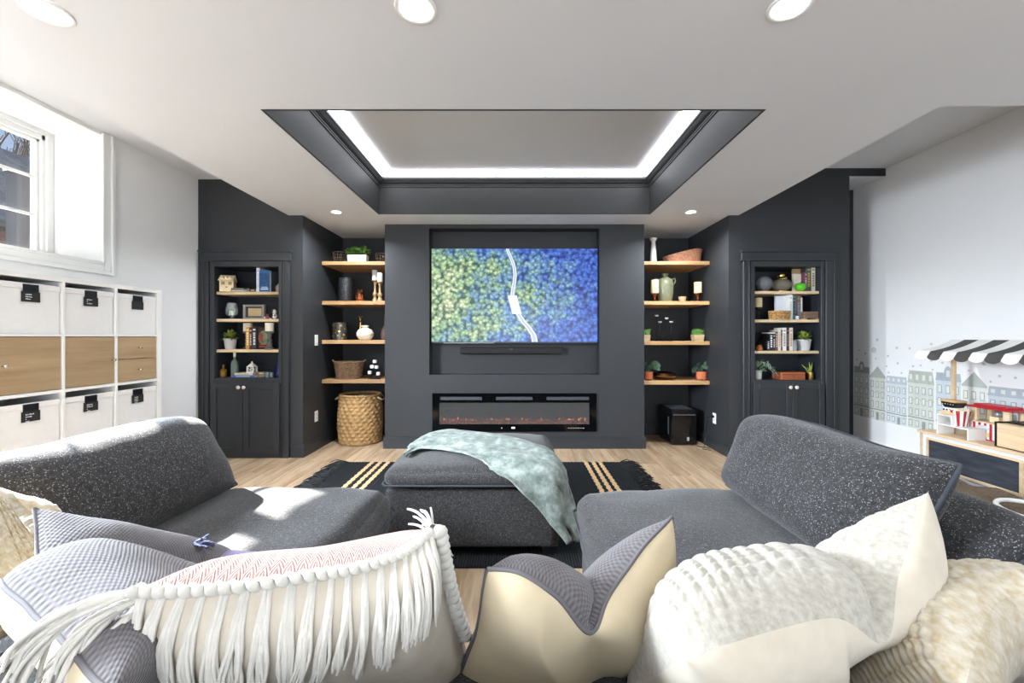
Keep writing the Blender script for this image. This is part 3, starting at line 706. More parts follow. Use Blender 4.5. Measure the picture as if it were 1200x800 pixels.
B().grid(lambda u, v: (RX0-rc+(RX1-RX0)*u, -ry+2*ry*v, .011+.0015*math.sin(u*520)+.001*mn.noise(Vector((u*60, v*40, 0)))), 260, 40).obj('weave', M_rug, rug, True)
bx(RX0-rc, RX1-rc, -ry, ry, .001, .009).obj('backing', M_rug, rug)
for X in (-1.375, -1.295, -1.22, .675, .745, .812):
    B().grid(lambda u, v: (X-rc-.019+.038*u+.004*math.sin(v*150), -ry-.002+(2*ry+.004)*v, .0125+.0035*math.sin(PI*u)+.0015*math.sin(v*300)), 4, 220).obj('tan_stripe', pm('tan_jute', 'c2a076', .95, var=.25, ns=60, bump=.5, bs=200), rug, True)
M_tas = pm('black_tassel', '191a1c', .95, var=.2, ns=40)
for side in (-1, 1):
    protos = []
    for k in range(6):
        b = B()
        for s in range(4):
            a = rnd(-.5, .5); L = rnd(.12, .19); z = rnd(.012, .026)
            b.tube([(0, rnd(-.006, .006), .008), (side*L*.3, a*.02, z), (side*L*.65, a*.06+rnd(-.01, .01), z+rnd(-.008, .012)), (side*L, a*.12, .006)], lambda t: .006*(1-.5*t), 5)
        protos.append(b)
    pobj = []
    for k in range(64):
        yy = -ry+.012+(2*ry-.024)*k/63; xx = (RX0 if side < 0 else RX1)-rc
        j = k % 6
        if len(pobj) <= j: pobj.append(protos[j].obj('tassel', M_tas, rug, True, loc=(xx, yy, 0)))
        else:
            o = pobj[j].copy(); COL.objects.link(o); o.location = (xx, yy, 0); o.rotation_euler = (0, 0, rnd(-.25, .25))
# ------------------------------------------------------------------ upholstery
M_tw = tweed('charcoal_tweed', '201f20', '3b3a3b', '8c8b8d', 430, .925)
M_tw2 = tweed('charcoal_basketweave', '222121', '3c3b3b', '727172', 420, .94)
M_pipe = pm('charcoal_piping', '33363d', .9, var=.2, ns=60)
def sgp(x, p): return math.copysign(abs(x)**p, x)
def puff(sx, sy, sz, n=14, r=.06, up=.05, side=.025, wr=.006, seed=0, down=0.0):
    """rounded, bulging cushion box; origin at the centre of its underside"""
    b = B(); v = {}; key = []
    def pt(a, c, d):
        hx, hy, hz = sx/2, sy/2, sz/2
        p = Vector((a*hx, c*hy, d*hz))
        # round the edges
        q = Vector((max(-hx+r, min(hx-r, p.x)), max(-hy+r, min(hy-r, p.y)), max(-hz+r, min(hz-r, p.z))))
        e = p-q
        if e.length > 1e-7: p = q+e.normalized()*min(r, e.length) if sum(abs(k) > 1e-6 for k in e) > 1 else p
        fa, fc, fd = 1-a*a, 1-c*c, 1-d*d
        if d > 0: p.z += up*(fa*fc)**.55*d
        else: p.z += down*(fa*fc)**.55*d
        p.x += sgp(a, 1)*side*(fc*max(fd, 0))**.5; p.y += sgp(c, 1)*side*(fa*max(fd, 0))**.5
        nn = mn.noise(p*5+Vector((seed, seed*2, 0)))*wr*2+mn.noise(p*13+Vector((seed, 0, 5)))*wr
        p.z += nn*.8; p.x += nn*.4
        p.z += hz; return p
    idx = {}
    def vid(i, j, k):
        if (i, j, k) not in idx:
            idx[(i, j, k)] = len(b.v); f = lambda t: math.copysign(1-(1-abs(2*t/n-1))**1.35, 2*t/n-1)
            b.v.append(tuple(pt(f(i), f(j), f(k))))
        return idx[(i, j, k)]
    for i in range(n):
        for j in range(n):
            b.f.append((vid(i, j, 0), vid(i, j+1, 0), vid(i+1, j+1, 0), vid(i+1, j, 0)))
            b.f.append((vid(i, j, n), vid(i+1, j, n), vid(i+1, j+1, n), vid(i, j+1, n)))
            b.f.append((vid(i, 0, j), vid(i+1, 0, j), vid(i+1, 0, j+1), vid(i, 0, j+1)))
            b.f.append((vid(i, n, j), vid(i, n, j+1), vid(i+1, n, j+1), vid(i+1, n, j)))
            b.f.append((vid(0, i, j), vid(0, i, j+1), vid(0, i+1, j+1), vid(0, i+1, j)))
            b.f.append((vid(n, i, j), vid(n, i+1, j), vid(n, i+1, j+1), vid(n, i, j+1)))
    return b
def welt(sx, sy, z, r=.05, rad=.006, out=.0):
    """rounded-rectangle piping loop"""
    pts = []
    hx, hy = sx/2+out, sy/2+out
    for cx, cy, a0 in ((hx-r, hy-r, 0), (-hx+r, hy-r, 90), (-hx+r, -hy+r, 180), (hx-r, -hy+r, 270)):
        for k in range(7): a = math.radians(a0+15*k); pts.append((cx+r*math.cos(a), cy+r*math.sin(a), z))
    pts.append(pts[0]); return B().tube(pts, rad, 6, False)
class Pillow:
    """pillow spanned between a top seam and a bottom seam (control points in the room)"""
    def __init__(s, top, bot, T, front, p=2.4, q=.62, Tb=None, chop=None):
        s.top = [Vector(a) for a in top]; s.bot = [Vector(a) for a in bot]; s.T = T; s.Tb = T if Tb is None else Tb
        s.fr = Vector(front); s.p, s.q = p, q; s.chop = chop
    def mid(s, u, v):
        # keep corners pointed, edges drawn in a little
        e = .025*math.sin(PI*v)
        u2 = u+(.5-u)*e*2
        a = catmull(s.bot, u2); b = catmull(s.top, u2); return a+(b-a)*v
    def nrm(s, u, v):
        e = .02; du = s.mid(min(u+e, 1), v)-s.mid(max(u-e, 0), v); dv = s.mid(u, min(v+e, 1))-s.mid(u, max(v-e, 0))
        n = du.cross(dv)
        n = n.normalized() if n.length > 1e-9 else s.fr
        return n if n.dot(s.fr) > 0 else -n
    def th(s, u, v):
        g = lambda t: max(0, 1-abs(2*t-1)**s.p)**s.q
        return g(u)*g(v)
    def pos(s, u, v, side=1, off=0):
        n = s.nrm(u, v); T = s.T if side > 0 else s.Tb
        if s.chop: T *= 1-(s.chop[2] if side > 0 else s.chop[3])*math.exp(-((u-s.chop[0])/s.chop[1])**2)*v**.6
        p = s.mid(u, v)+n*side*(T*s.th(u, v)+off)
        return p+Vector((mn.noise(p*9), mn.noise(p*9+Vector((7, 1, 2))), mn.noise(p*8+Vector((3, 9, 1)))))*.006
    def half(s, side, nu=40, nv=34, disp=None):
        b = B(); b.uv = []; f = lambda t: .5-.5*math.cos(PI*t)
        for i in range(nu+1):
            for j in range(nv+1):
                u, v = (f(i/nu), f(j/nv)) if disp is None else (i/nu, j/nv)
                off = 0
                if disp: off = disp(u, v)*min(1, s.th(u, v)*2.5)
                b.v.append(tuple(s.pos(u, v, side, off))); b.uv.append((u, v))
        for i in range(nu):
            for j in range(nv):
                q = (i*(nv+1)+j, (i+1)*(nv+1)+j, (i+1)*(nv+1)+j+1, i*(nv+1)+j+1)
                b.f.append(q)
        # orient outward
        p0, p1, p2 = (Vector(b.v[k]) for k in b.f[len(b.f)//2+nv//2][:3])
        if (p1-p0).cross(p2-p0).dot(s.fr)*side < 0: b.f = [tuple(reversed(q)) for q in b.f]
        return b
    def rim(s, n=60):
        pts = [s.pos(k/n, 1) for k in range(n)]+[s.pos(1, 1-k/n) for k in range(n)]+[s.pos(1-k/n, 0) for k in range(n)]+[s.pos(0, k/n) for k in range(n)]
        pts.append(pts[0]); return pts
    def base(s): 
        a = (s.bot[0]+s.bot[-1])/2; return Vector((a.x, a.y, min(p.z for p in s.bot)))
def shift(b, o): b.v = [tuple(Vector(p)-o) for p in b.v]; return b
# ---- sofa modules
SZ = .25
def module(label, loc, sx, sy, zt=.245):
    t_ = thing('sofa_module', label, 'sofa', loc)
    b = puff(sx, sy, zt-.05, 8, .03, 0, .0, .001); b.v = [(x, y, z+.05) for x, y, z in b.v]; b.obj('base', M_tw2, t_, True)
    for ax in (-1, 1):
        for ay in (-1, 1): bx(ax*(sx/2-.07)-.025, ax*(sx/2-.07)+.025, ay*(sy/2-.07)-.025, ay*(sy/2-.07)+.025, 0, .055).obj('foot', M_black, t_)
    return t_
def seat(t_, cx, cy, sx, sy, z=.243, h=.195, up=.055, seed=1, r=.06):
    b = puff(sx, sy, h, 20, r, up, .03, .007, seed); b.v = [(x+cx, y+cy, zz+z) for x, y, zz in b.v]
    c = b.obj('seat_cushion', M_tw2, t_, True)
    wb = welt(sx, sy, z+h*.5, .05, .0055, .028); wb.v = [(x+cx, y+cy, zz) for x, y, zz in wb.v]; wb.obj('piping', M_pipe, c, True)
def back(t_, top, bot, T, front, p=4.5, q=.5, Tb=.09, name='back_cushion', m=None):
    o = Vector(t_.location); P_ = Pillow(top, bot, T, front, p, q, Tb)
    f = shift(P_.half(1, 46, 36), o); g = shift(P_.half(-1, 30, 24), o)
    k = len(f.v); f.v += g.v; f.uv += g.uv; f.f += [tuple(i+k for i in q_) for q_ in g.f]
    c = f.obj(name, m or M_tw, t_, True)
    shift(B().tube(P_.rim(30), .007, 6, False), o).obj('piping', M_pipe, c, True)
    return P_
# left return, next to the cube unit
L = module('charcoal tweed sofa module with sunlit seat cushion in front of the cube unit', (-1.20, 1.62, 0), 1.14, .98)
seat(L, .15, .0, .86, .98, z=.25, h=.21, up=.06, seed=3)
bx(-.57, -.39, -.48, .48, .245, .56).obj('back_frame', M_tw2, L, bevel=.03, seg=3)
back(L, [(-1.60, 2.09, .80), (-1.60, 1.85, .85), (-1.60, 1.5, .85), (-1.60, 1.13, .855)], [(-1.40, 2.12, .48), (-1.40, 1.6, .47), (-1.40, 1.13, .48)], .165, (1, 0, .5), p=3.0, q=.58)
# right return
R = module('charcoal tweed sofa module with tall back cushion facing the ottoman', (.94, 1.60, 0), 1.24, .98)
seat(R, -.19, .0, .88, .98, z=.25, h=.21, up=.055, seed=9)
bx(.44, .62, -.48, .48, .245, .56).obj('back_frame', M_tw2, R, bevel=.03, seg=3)
back(R, [(1.47, 2.06, .68), (1.47, 1.8, .695), (1.47, 1.4, .695), (1.47, 1.11, .69)], [(1.16, 2.06, .46), (1.16, 1.6, .45), (1.16, 1.12, .46)], .08, (-1, 0, .9), Tb=.05, name='bolster')
back(R, [(1.20, 2.07, .81), (1.21, 1.9, .855), (1.22, 1.6, .86), (1.23, 1.35, .85), (1.23, 1.17, .86)], [(1.06, 2.12, .48), (1.06, 1.6, .47), (1.07, 1.17, .48)], .15, (-1, 0, .5), Tb=.10)
# rear row along the back
A1 = module('charcoal tweed corner sofa module under the slumped grey cushion', (-1.20, .69, 0), 1.14, .80)
seat(A1, .10, .08, .90, .58, seed=4)
bx(-.57, .57, -.40, -.20, .245, .55).obj('back_frame', M_tw2, A1, bevel=.03, seg=3)
back(A1, [(-1.75, .33, .66), (-1.2, .31, .68), (-.64, .33, .66)], [(-1.75, .48, .46), (-1.2, .48, .45), (-.64, .48, .46)], .09, (0, 1, .4), Tb=.06)
A2 = module('charcoal tweed middle sofa module under the fringed cushion', (-.155, .69, 0), .92, .80)
seat(A2, 0, .08, .86, .58, seed=5)
bx(-.46, .46, -.40, -.20, .245, .55).obj('back_frame', M_tw2, A2, bevel=.03, seg=3)
back(A2, [(-.60, .33, .66), (-.14, .31, .68), (.29, .33, .66)], [(-.60, .48, .46), (-.14, .48, .45), (.29, .48, .46)], .09, (0, 1, .4), Tb=.06)
A3 = module('charcoal tweed corner sofa module under the big knit cushion near the play stand', (.94, .69, 0), 1.24, .80)
seat(A3, -.14, .08, .90, .58, seed=6)
bx(-.62, .62, -.40, -.20, .245, .55).obj('back_frame', M_tw2, A3, bevel=.03, seg=3)
bx(.44, .62, -.20, .39, .245, .55).obj('side_frame', M_tw2, A3, bevel=.03, seg=3)
back(A3, [(.36, .33, .66), (.8, .31, .68), (1.3, .33, .66)], [(.36, .48, .46), (.8, .48, .45), (1.3, .48, .46)], .09, (0, 1, .4), Tb=.06)
back(A3, [(1.47, 1.08, .69), (1.47, .9, .695), (1.47, .62, .69), (1.47, .40, .68)], [(1.16, 1.07, .46), (1.16, .8, .45), (1.16, .42, .46)], .08, (-1, 0, .9), Tb=.05, name='bolster')
# ---- ottoman
OX, OY = -.237, 2.74
ot = thing('ottoman', 'large charcoal tweed ottoman with a sage throw over it', 'ottoman', (OX, OY, .0165))
b = puff(.96, .86, .325, 10, .02, 0, .0, .002); b.v = [(x, y, z+.045) for x, y, z in b.v]; ob = b.obj('base', M_tw2, ot, True)
for ax in (-1, 1):
    for ay in (-1, 1): bx(ax*.42-.03, ax*.42+.03, ay*.37-.03, ay*.37+.03, 0, .048).obj('foot', M_black, ot)
b = puff(.97, .88, .095, 20, .045, .045, .015, .004, 12); b.v = [(x, y, z+.372) for x, y, z in b.v]; oc = b.obj('top_cushion', M_tw2, ot, True)
w_ = welt(.97, .88, .392, .05, .006, .01); ow = w_.obj('piping', M_pipe, oc, True)
# ---- throw blanket: a fabric strip from the far left of the ottoman top over its near right corner
lo_ = [(476, 541, 2.47), (490, 534, 2.56), (512, 533, 2.54), (535, 537, 2.47), (560, 547, 2.38), (588, 560, 2.27), (610, 574, 2.235), (628, 590, 2.235), (645, 613, 2.24), (660, 636, 2.25)]
hi_ = [(474, 537, 2.50), (484, 525, 2.74), (503, 511, 2.96), (525, 504, 3.08), (556, 507, 3.0), (590, 513, 2.88), (622, 521, 2.74), (649, 540, 2.58), (667, 585, 2.45), (677, 626, 2.38)]
lo_ = [at(*p) for p in lo_]; hi_ = [at(*p) for p in hi_]
ctr = Vector((OX, OY, .46))
def drape(u, v, off=0):
    a = catmull(lo_, u); c = catmull(hi_, u); p = a+(c-a)*v
    up = 1-min(1, max(0, (u-.55)/.3))
    # bulge over the cushion, then folds that follow the length
    p.z += .030*math.sin(PI*v)*up
    out = Vector((1, -.9, .15)).normalized()*(1-up)+Vector((0, 0, 1))*up
    p += out*(.05*math.sin(PI*v)*(1-up))
    fold = .010*math.sin(v*15+u*7)+.012*math.sin(v*9-u*11+1)+.010*mn.noise(Vector((u*9, v*5, 1)))
    p += out*(fold*(.35+.9*u)+off)
    return p
from mathutils.bvhtree import BVHTree
def bvh_of(objs):
    vv, ff = [], []
    for o, off in objs:
        k_ = len(vv); vv += [tuple(Vector(p.co)+off) for p in o.data.vertices]; ff += [tuple(i+k_ for i in p.vertices) for p in o.data.polygons]
    return BVHTree.FromPolygons(vv, ff)
otb = bvh_of([(oc, Vector(ot.location)), (ob, Vector(ot.location)), (ow, Vector(ot.location))])
drape0 = drape
def drape(u, v, off=0):
    p = drape0(u, v, off)
    for it in range(2):
        q, n_, _, _ = otb.find_nearest(p)
        if (p-q).dot(n_) < .012+off: p = q+n_*(.013+off)
        h_ = otb.ray_cast(Vector((p.x, p.y, 2)), Vector((0, 0, -1)))
        if h_[0] is not None and p.z < h_[0].z+.01+off: p.z = h_[0].z+.011+off
    return p
n1, n2 = 90, 40
G = [[drape(i/n1, j/n2, 0) for j in range(n2+1)] for i in range(n1+1)]
for it in range(8):
    G2 = [[p.copy() for p in r] for r in G]
    for i in range(1, n1):
        for j in range(1, n2): G2[i][j] = G[i][j]*.5+(G[i-1][j]+G[i+1][j]+G[i][j-1]+G[i][j+1])*.125
    for r in G2:
        for p in r:
            q, n_, _, _ = otb.find_nearest(p); d_ = (p-q).dot(n_)
            if d_ < .008: p += n_*(.009-d_)
    G = G2
G3 = [[p.copy() for p in r] for r in G]
for i in range(n1+1):
    for j in range(n2+1):
        n_ = (G[min(i+1, n1)][j]-G[max(i-1, 0)][j]).cross(G[i][min(j+1, n2)]-G[i][max(j-1, 0)]).normalized()
        if n_.z < 0: n_ = -n_
        u, v = i/n1, j/n2
        f_ = .5+.5*math.sin(v*13+u*6+2*mn.noise(Vector((u*5, v*3, 0)))); g_ = .5+.5*mn.noise(Vector((u*11, v*7, 4)))
        G3[i][j] += n_*((.006+.012*u)*f_+.010*g_)
b = B().grid(lambda u, v: tuple(G3[round(u*n1)][round(v*n2)]), n1, n2)
t = NT('sage_plush'); v = t.coord(); n = t.noise(v, 14, 4, .65); n2_ = t.noise(v, 420, 2)
t.col(t.ramp(n.outputs[0], [(.34, '57615c'), (.5, '757f79'), (.66, '98a09b')])); t.set(Roughness=.9, Sheen_Weight=.15, Sheen_Roughness=.4, Specular_IOR_Level=.1)
t.bump(t.math('ADD', t.math('MULTIPLY', n.outputs[0], .6), t.math('MULTIPLY', n2_.outputs[0], .4)), .5, .006)
base = Vector((OX, OY, .45)); shift(b, base)
tb = b.obj('throw_blanket', t.m, smooth=True, loc=base); so = tb.modifiers.new('solid', 'SOLIDIFY'); so.thickness = .008; so.offset = 0
tag(tb, 'sage green plush throw draped over the ottoman', 'blanket')
# ------------------------------------------------------------------ scatter cushions
M_cream = pm('cream_linen', 'beb4a4', .9, var=.06, ns=25, bump=.12, bs=500, Sheen_Weight=.1)
M_cream2 = pm('warm_cream_cotton', 'c8b89a', .85, var=.05, ns=12, bump=.08, bs=500)
M_greyw = cloth('grey_waffle', '6f6b6d', '504c4e', 62, 62, .95, .7, .004)
M_pink = cloth('pink_herringbone', 'd9b3ab', '9c5f58', 30, 50, .95, .8, .004, 'herring')
t = NT('ivory_knit'); v = t.coord(); n = t.noise(v, 90, 4); t.col(t.ramp(n.outputs[0], [(.3, '999388'), (.7, 'b3aea3')])); t.set(Roughness=.95, Sheen_Weight=.3, Specular_IOR_Level=.1); t.bump(n.outputs[0], .4, .003); M_knit = t.m
t = NT('beige_knit'); v = t.coord(); n = t.noise(v, 60, 4); t.col(t.ramp(n.outputs[0], [(.35, 'a8987c'), (.7, 'c0b9ab')])); t.set(Roughness=.95, Sheen_Weight=.3, Specular_IOR_Level=.1); t.bump(n.outputs[0], .4, .003); M_knit2 = t.m
M_yarn = pm('white_yarn', 'c8c3ba', .95, var=.06, ns=60, Sheen_Weight=.3)
M_purple = pm('mauve_cotton', '756d88', .9, var=.15, ns=30, bump=.3, bs=200)
def knit(R_, C_, A):
    def f(u, v):
        c = u*C_; fr = c-math.floor(c); w = v*R_+.55*abs(2*fr-1)
        return A*(abs(math.sin(PI*w))**.8*(.35+.65*math.sin(PI*fr)**.5)+.5*abs(math.sin(PI*c))**.5)
    return f
def cushion(name, label, P_, mf, mb, knitf=None, piping=None, nb=(40, 34), nf=None):
    o = P_.base(); t_ = thing(name, label, 'cushion', o)
    f = P_.half(1, *(nf or (40, 34)), disp=knitf); shift(f, o).obj('front_panel', mf, t_, True)
    shift(P_.half(-1, *nb), o).obj('back_panel', mb, t_, True)
    if piping: shift(B().tube(P_.rim(60), .0045, 6, False), o).obj('piping', piping, t_, True)
    return t_, o
def S_(*pts): return [at(*p) for p in pts]
# fringed pink cushion
PF = Pillow(S_((158, 690, .70), (270, 690, .735), (390, 672, .775), (470, 648, .805), (508, 622, .825)), [(-.66, .93, .47), (-.40, .96, .47), (-.10, .97, .47)], .11, (0, 1, 1), 4.5, .55, .12)
tf, of = cushion('fringed_cushion', 'pink herringbone cushion with white tassel fringe and cream back', PF, M_pink, M_cream)
def strand_bunch(paths, r): 
    b = B()
    for pth in paths: b.tube(pth, lambda t: r*(1-.35*t), 4, False)
    return b
random.seed(21)
NTs = 19
for k in range(NTs):
    u = .03+.94*k/(NTs-1); paths = []; Lf = rnd(.21, .29); sw = rnd(-.02, .02)
    for s in range(13):
        du = rnd(-.020, .020); q = []; L2 = Lf*rnd(.8, 1.08); ph = rnd(0, 6); oo = rnd(.006, .017)
        for j in range(9):
            tt = j/8; uu = min(max(u+du*(.2+.8*math.sin(PI*min(tt*.75, .6)))+sw*tt+.004*math.sin(ph+tt*7), 0.002), .998)
            q.append(PF.pos(uu, 1-L2*tt, -1, oo*min(1, .5+tt*2)))
        paths.append(q)
    shift(strand_bunch(paths, .0042), of).obj('tassel', M_yarn, tf, True)
for k in range(12):          # tassels on the short end, hanging free
    v = 1-.05*k; p0 = PF.pos(.0, v)+Vector((0, -.004, 0)); paths = []
    for s in range(24):
        fa = (k*5 % 12)/11; d = Vector((-.115+.125*fa+rnd(-.025, .025), -.07+rnd(-.03, .02), -.09-.045*fa+rnd(-.03, .03))); ph = rnd(0, 6)
        paths.append([p0+d*(j/9)+Vector((.005*math.sin(ph+j*.8)-.03*math.sin(PI*j/9)*(1-fa), .005*math.cos(ph+j*.9)-.03*math.sin(PI*j/9)*.5, .03*math.sin(PI*j/9)*(1-j/12))) for j in range(10)])
    shift(strand_bunch(paths, .005), of).obj('tassel', M_yarn, tf, True)
def braid(pts_fn, n, rad, tw, lump):
    b = B()
    for s in range(2):
        pts = []
        for k in range(n+1):
            tt = k/n; p, nn, bb = pts_fn(tt); a = 2*PI*tw*tt+PI*s
            pts.append(p+nn*math.cos(a)*rad*1.0+bb*math.sin(a)*rad*.8)
        b.tube(pts, lambda t: rad*(1+lump*math.sin(t*tw*4*PI)), 6, False)
    return b
def top_fn(t):
    u = t; p = PF.pos(u, 1); n_ = Vector((0, -.6, .8)); return p+n_*.003, n_, Vector((0, -.8, -.6))
def side_fn(t):
    p = PF.pos(1, 1-.8*t); return p+Vector((.006, 0, .002)), Vector((1, 0, .2)).normalized(), Vector((0, -1, .3)).normalized()
shift(braid(top_fn, 260, .0075, 15, .32), of).obj('braid', M_yarn, tf, True)
shift(braid(side_fn, 140, .0115, 8, .35), of).obj('braid', M_yarn, tf, True)
for k in range(6):
    p0 = PF.pos(1, 1-.06*k); paths = []
    for s in range(5): 
        d = Vector((rnd(-.07, -.02), rnd(.05, .10), rnd(.0, .012))) if k < 2 else Vector((rnd(.012, .03), rnd(-.01, .04), rnd(-.05, -.02)))
        paths.append([p0+d*(j/5)+Vector((0, 0, .01*math.sin(PI*j/5))) for j in range(6)])
    shift(strand_bunch(paths, .0035), of).obj('tassel', M_yarn, tf, True)
# pinched grey cushion with cream back
PC = Pillow(S_((572, 668, .80), (610, 673, .785), (650, 697, .78), (690, 740, .80), (712, 700, .85), (748, 648, .92), (788, 606, .98)), [(-.135, .95, .44), (.04, 1.0, .44), (.2, 1.03, .44), (.30, 1.08, .44), (.42, 1.12, .44)], .10, (0, 1, .6), 4.0, .55, .085, (.5, .075, .45, .95))
cushion('pinched_cushion', 'grey waffle cushion with warm cream back, pinched in the middle, between fringed and knitted cushions', PC, M_greyw, M_cream2, piping=pm('grey_cord', '646164', .9), nb=(60, 34), nf=(60, 34))
# chunky knit cushion
PK = Pillow(S_((806, 776, .60), (850, 752, .61), (910, 738, .63), (985, 726, .66), (1036, 750, .68), (1056, 662, .76), (1086, 575, .85)), [(.24, .92, .46), (.45, 1.02, .46), (.62, 1.05, .46), (.80, 1.06, .46), (1.0, 1.04, .46)], .135, (-.1, 1, 1.0), 4.0, .55, .10, (.66, .085, .5, .9))
cushion('knit_cushion', 'large ivory chunky knit cushion with linen back and one raised corner', PK, M_knit, M_cream, knitf=knit(30, 22, .007), nf=(200, 230), nb=(60, 34))
# beige knit at the sofa's far corner
PR = Pillow(S_((1128, 800, .60), (1150, 735, .68), (1185, 700, .74), (1240, 705, .72), (1290, 760, .66)), [(.62, .70, .46), (.75, .95, .46), (.9, 1.0, .46), (1.05, .95, .46), (1.1, .75, .46)], .09, (-.3, 1, 1.0), 4, .55, .09)
cushion('beige_knit_cushion', 'beige and ivory knit cushion behind the large knit cushion by the low back cushion', PR, M_knit2, M_knit2, knitf=knit(24, 20, .006), nf=(160, 160))
# grey cushion in the window-side corner
PG = Pillow(S_((38, 598, 1.02), (44, 642, .97), (46, 692, .91), (2, 681, .83), (40, 718, .745), (86, 768, .65), (130, 815, .57)), [(-.90, 1.34, .47), (-.84, 1.25, .47), (-.75, 1.12, .47), (-.68, 1.02, .47), (-.62, .94, .47), (-.60, .86, .47)], .125, (1, .9, .8), 4.0, .55, .08, (.36, .09, .6, .6))
cushion('grey_cushion', 'grey waffle cushion with cream back slumped in the corner beside the beige knit one', PG, M_greyw, M_cream2, piping=pm('grey_cord', '646164', .9), nb=(60, 34), nf=(60, 34))
# knit cushion behind it
PH = Pillow(S_((-95, 600, 1.02), (-40, 566, 1.10), (6, 572, 1.14), (48, 606, 1.16)), [(-1.34, .80, .47), (-1.28, 1.0, .47), (-1.22, 1.15, .47), (-1.10, 1.26, .47)], .08, (1, .5, .8), 4, .55, .09)
cushion('beige_knit_cushion', 'beige knit cushion leaning behind the slumped grey cushion', PH, M_knit2, M_cream2, knitf=knit(22, 18, .006), nf=(140, 140))
# mauve cushion with a tassel corner lying behind the fringed one
PM = Pillow(S_((200, 656, 1.16), (240, 648, 1.22), (300, 646, 1.24)), [(-.80, .98, .50), (-.65, 1.0, .50), (-.50, 1.0, .50)], .05, (0, .3, 1), 2.4, .6, .05)
tm, om = cushion('mauve_cushion', 'mauve cotton cushion with corner tassel lying behind the fringed cushion', PM, M_purple, M_purple)
p0 = at(216, 654, 1.15); paths = []
for s in range(22):
    d = Vector((rnd(.02, .075), rnd(-.03, .03), rnd(.02, .055))); ph = rnd(0, 6)
    paths.append([p0+d*(j/6)+Vector((.004*math.sin(ph+j), 0, .012*math.sin(PI*j/6)+.004*math.cos(ph+j))) for j in range(7)])
shift(strand_bunch(paths, .0045), om).obj('tassel', pm('blue_grey_yarn', '6f7590', .9, var=.2, ns=50), tm, True)
# ------------------------------------------------------------------ small things on the shelves
class Slot:
    def __init__(s, z, d): s.z, s.d, s.k = z, d, d/F
    def x(s, px): return (px-604)*s.k
    def h(s, py): return H+(394-py)*s.k-s.z
    def loc(s, px, dy=0): return ((px-604)*s.k, s.d+dy, s.z)
def Zp(py): return H-(py-394)*(YP+.012)/F
LB = [Slot(Zp(y), 4.36) for y in LS]; RB = [Slot(Zp(y), 4.36) for y in RS]
LB[3].z = H-(LS[3]-394)*KP; RB[3].z = H-(RS[3]-394)*KP
AL = [Slot(z, 4.82) for z in LA]; AR = [Slot(z, 4.82) for z in RA]
def lath(name, label, cat, loc, parts, seg=24, group=None):
    t_ = thing(name, label, cat, loc, group=group)
    for pn, prof, m in parts: B().lathe(prof, seg=seg, cap=False).obj(pn, m, t_, 'auto')
    return t_
def solid(prof): return [(1e-4, prof[0][1])]+prof+[(1e-4, prof[-1][1])]
def vessel(prof, wall=.004):
    """outer profile then back down the inside"""
    inner = [(max(r-wall, 1e-4), z) for r, z in reversed(prof)]
    inner[-1] = (1e-4, prof[0][1]+wall); inner.insert(-1, (max(prof[0][0]-wall, 2e-4), prof[0][1]+wall))
    return [(1e-4, prof[0][1])]+prof+inner
BK = {}
def bm(c): return pm('book_'+c, c, .55, var=.08, ns=12)
def book(sl, p0, p1, ytop, c, label, depth=.15, title='d8d0c0', dy=-.04, face=False, lean=0, z=0, grp=None, hh=None):
    """upright book; spine (or, with face, front cover) towards the room"""
    w = (p1-p0)*sl.k; h = hh or sl.h(ytop); t_ = thing('book', label, 'book', (sl.x((p0+p1)/2), sl.d+dy, sl.z+z), 0, grp)
    if face: depth = .028
    if lean: t_.rotation_euler = (0, lean, 0)
    ct = .0022
    if face:
        b = B(); b.box(-w/2, w/2, 0, ct, 0, h).box(-w/2, w/2, depth-ct, depth, 0, h).box(-w/2, -w/2+ct, ct, depth-ct, 0, h)
        b.obj('cover', bm(c), t_); bx(-w/2+ct, w/2-.004, ct, depth-ct, .003, h-.003).obj('pages', M_pages, t_)
        bx(-w*.36, w*.36, -.0006, 0, h*.1, h*.16).obj('title', bm(title), t_); bx(-w*.3, w*.3, -.0006, 0, h*.2, h*.24).obj('subtitle', bm(title), t_)
    else:
        b = B(); b.box(-w/2, w/2, 0, ct, 0, h).box(-w/2, -w/2+ct, ct, depth, 0, h).box(w/2-ct, w/2, ct, depth, 0, h)
        b.obj('cover', bm(c), t_, bevel=.0008); bx(-w/2+ct, w/2-ct, ct, depth-.004, .003, h-.004).obj('pages', M_pages, t_)
        b = B(); y = h*.2
        while y < h*.72: L_ = rnd(.012, .03); b.box(-w*.26, w*.26, -.0006, 0, y, y+L_*.75); y += L_
        b.box(-w*.3, w*.3, -.0006, 0, h*.84, h*.9); b.obj('title', bm(title), t_, kind='stuff')
    return t_
def flat_book(sl, p0, p1, z0, th, c, label, depth=.15, dy=-.05, rot=0, title='d8d0c0', grp=None):
    w = (p1-p0)*sl.k; t_ = thing('book', label, 'book', (sl.x((p0+p1)/2), sl.d+dy, sl.z+z0), rot, grp); ct = .002
    b = B(); b.box(-w/2, w/2, 0, depth, 0, ct).box(-w/2, w/2, 0, depth, th-ct, th).box(-w/2, w/2, 0, ct, ct, th-ct); b.obj('cover', bm(c), t_)
    bx(-w/2+.003, w/2-.003, ct, depth-.004, ct, th-ct).obj('pages', M_pages, t_)
    bx(-w*.3, w*.3, -.0006, 0, th*.35, th*.65).obj('title', bm(title), t_); return t_
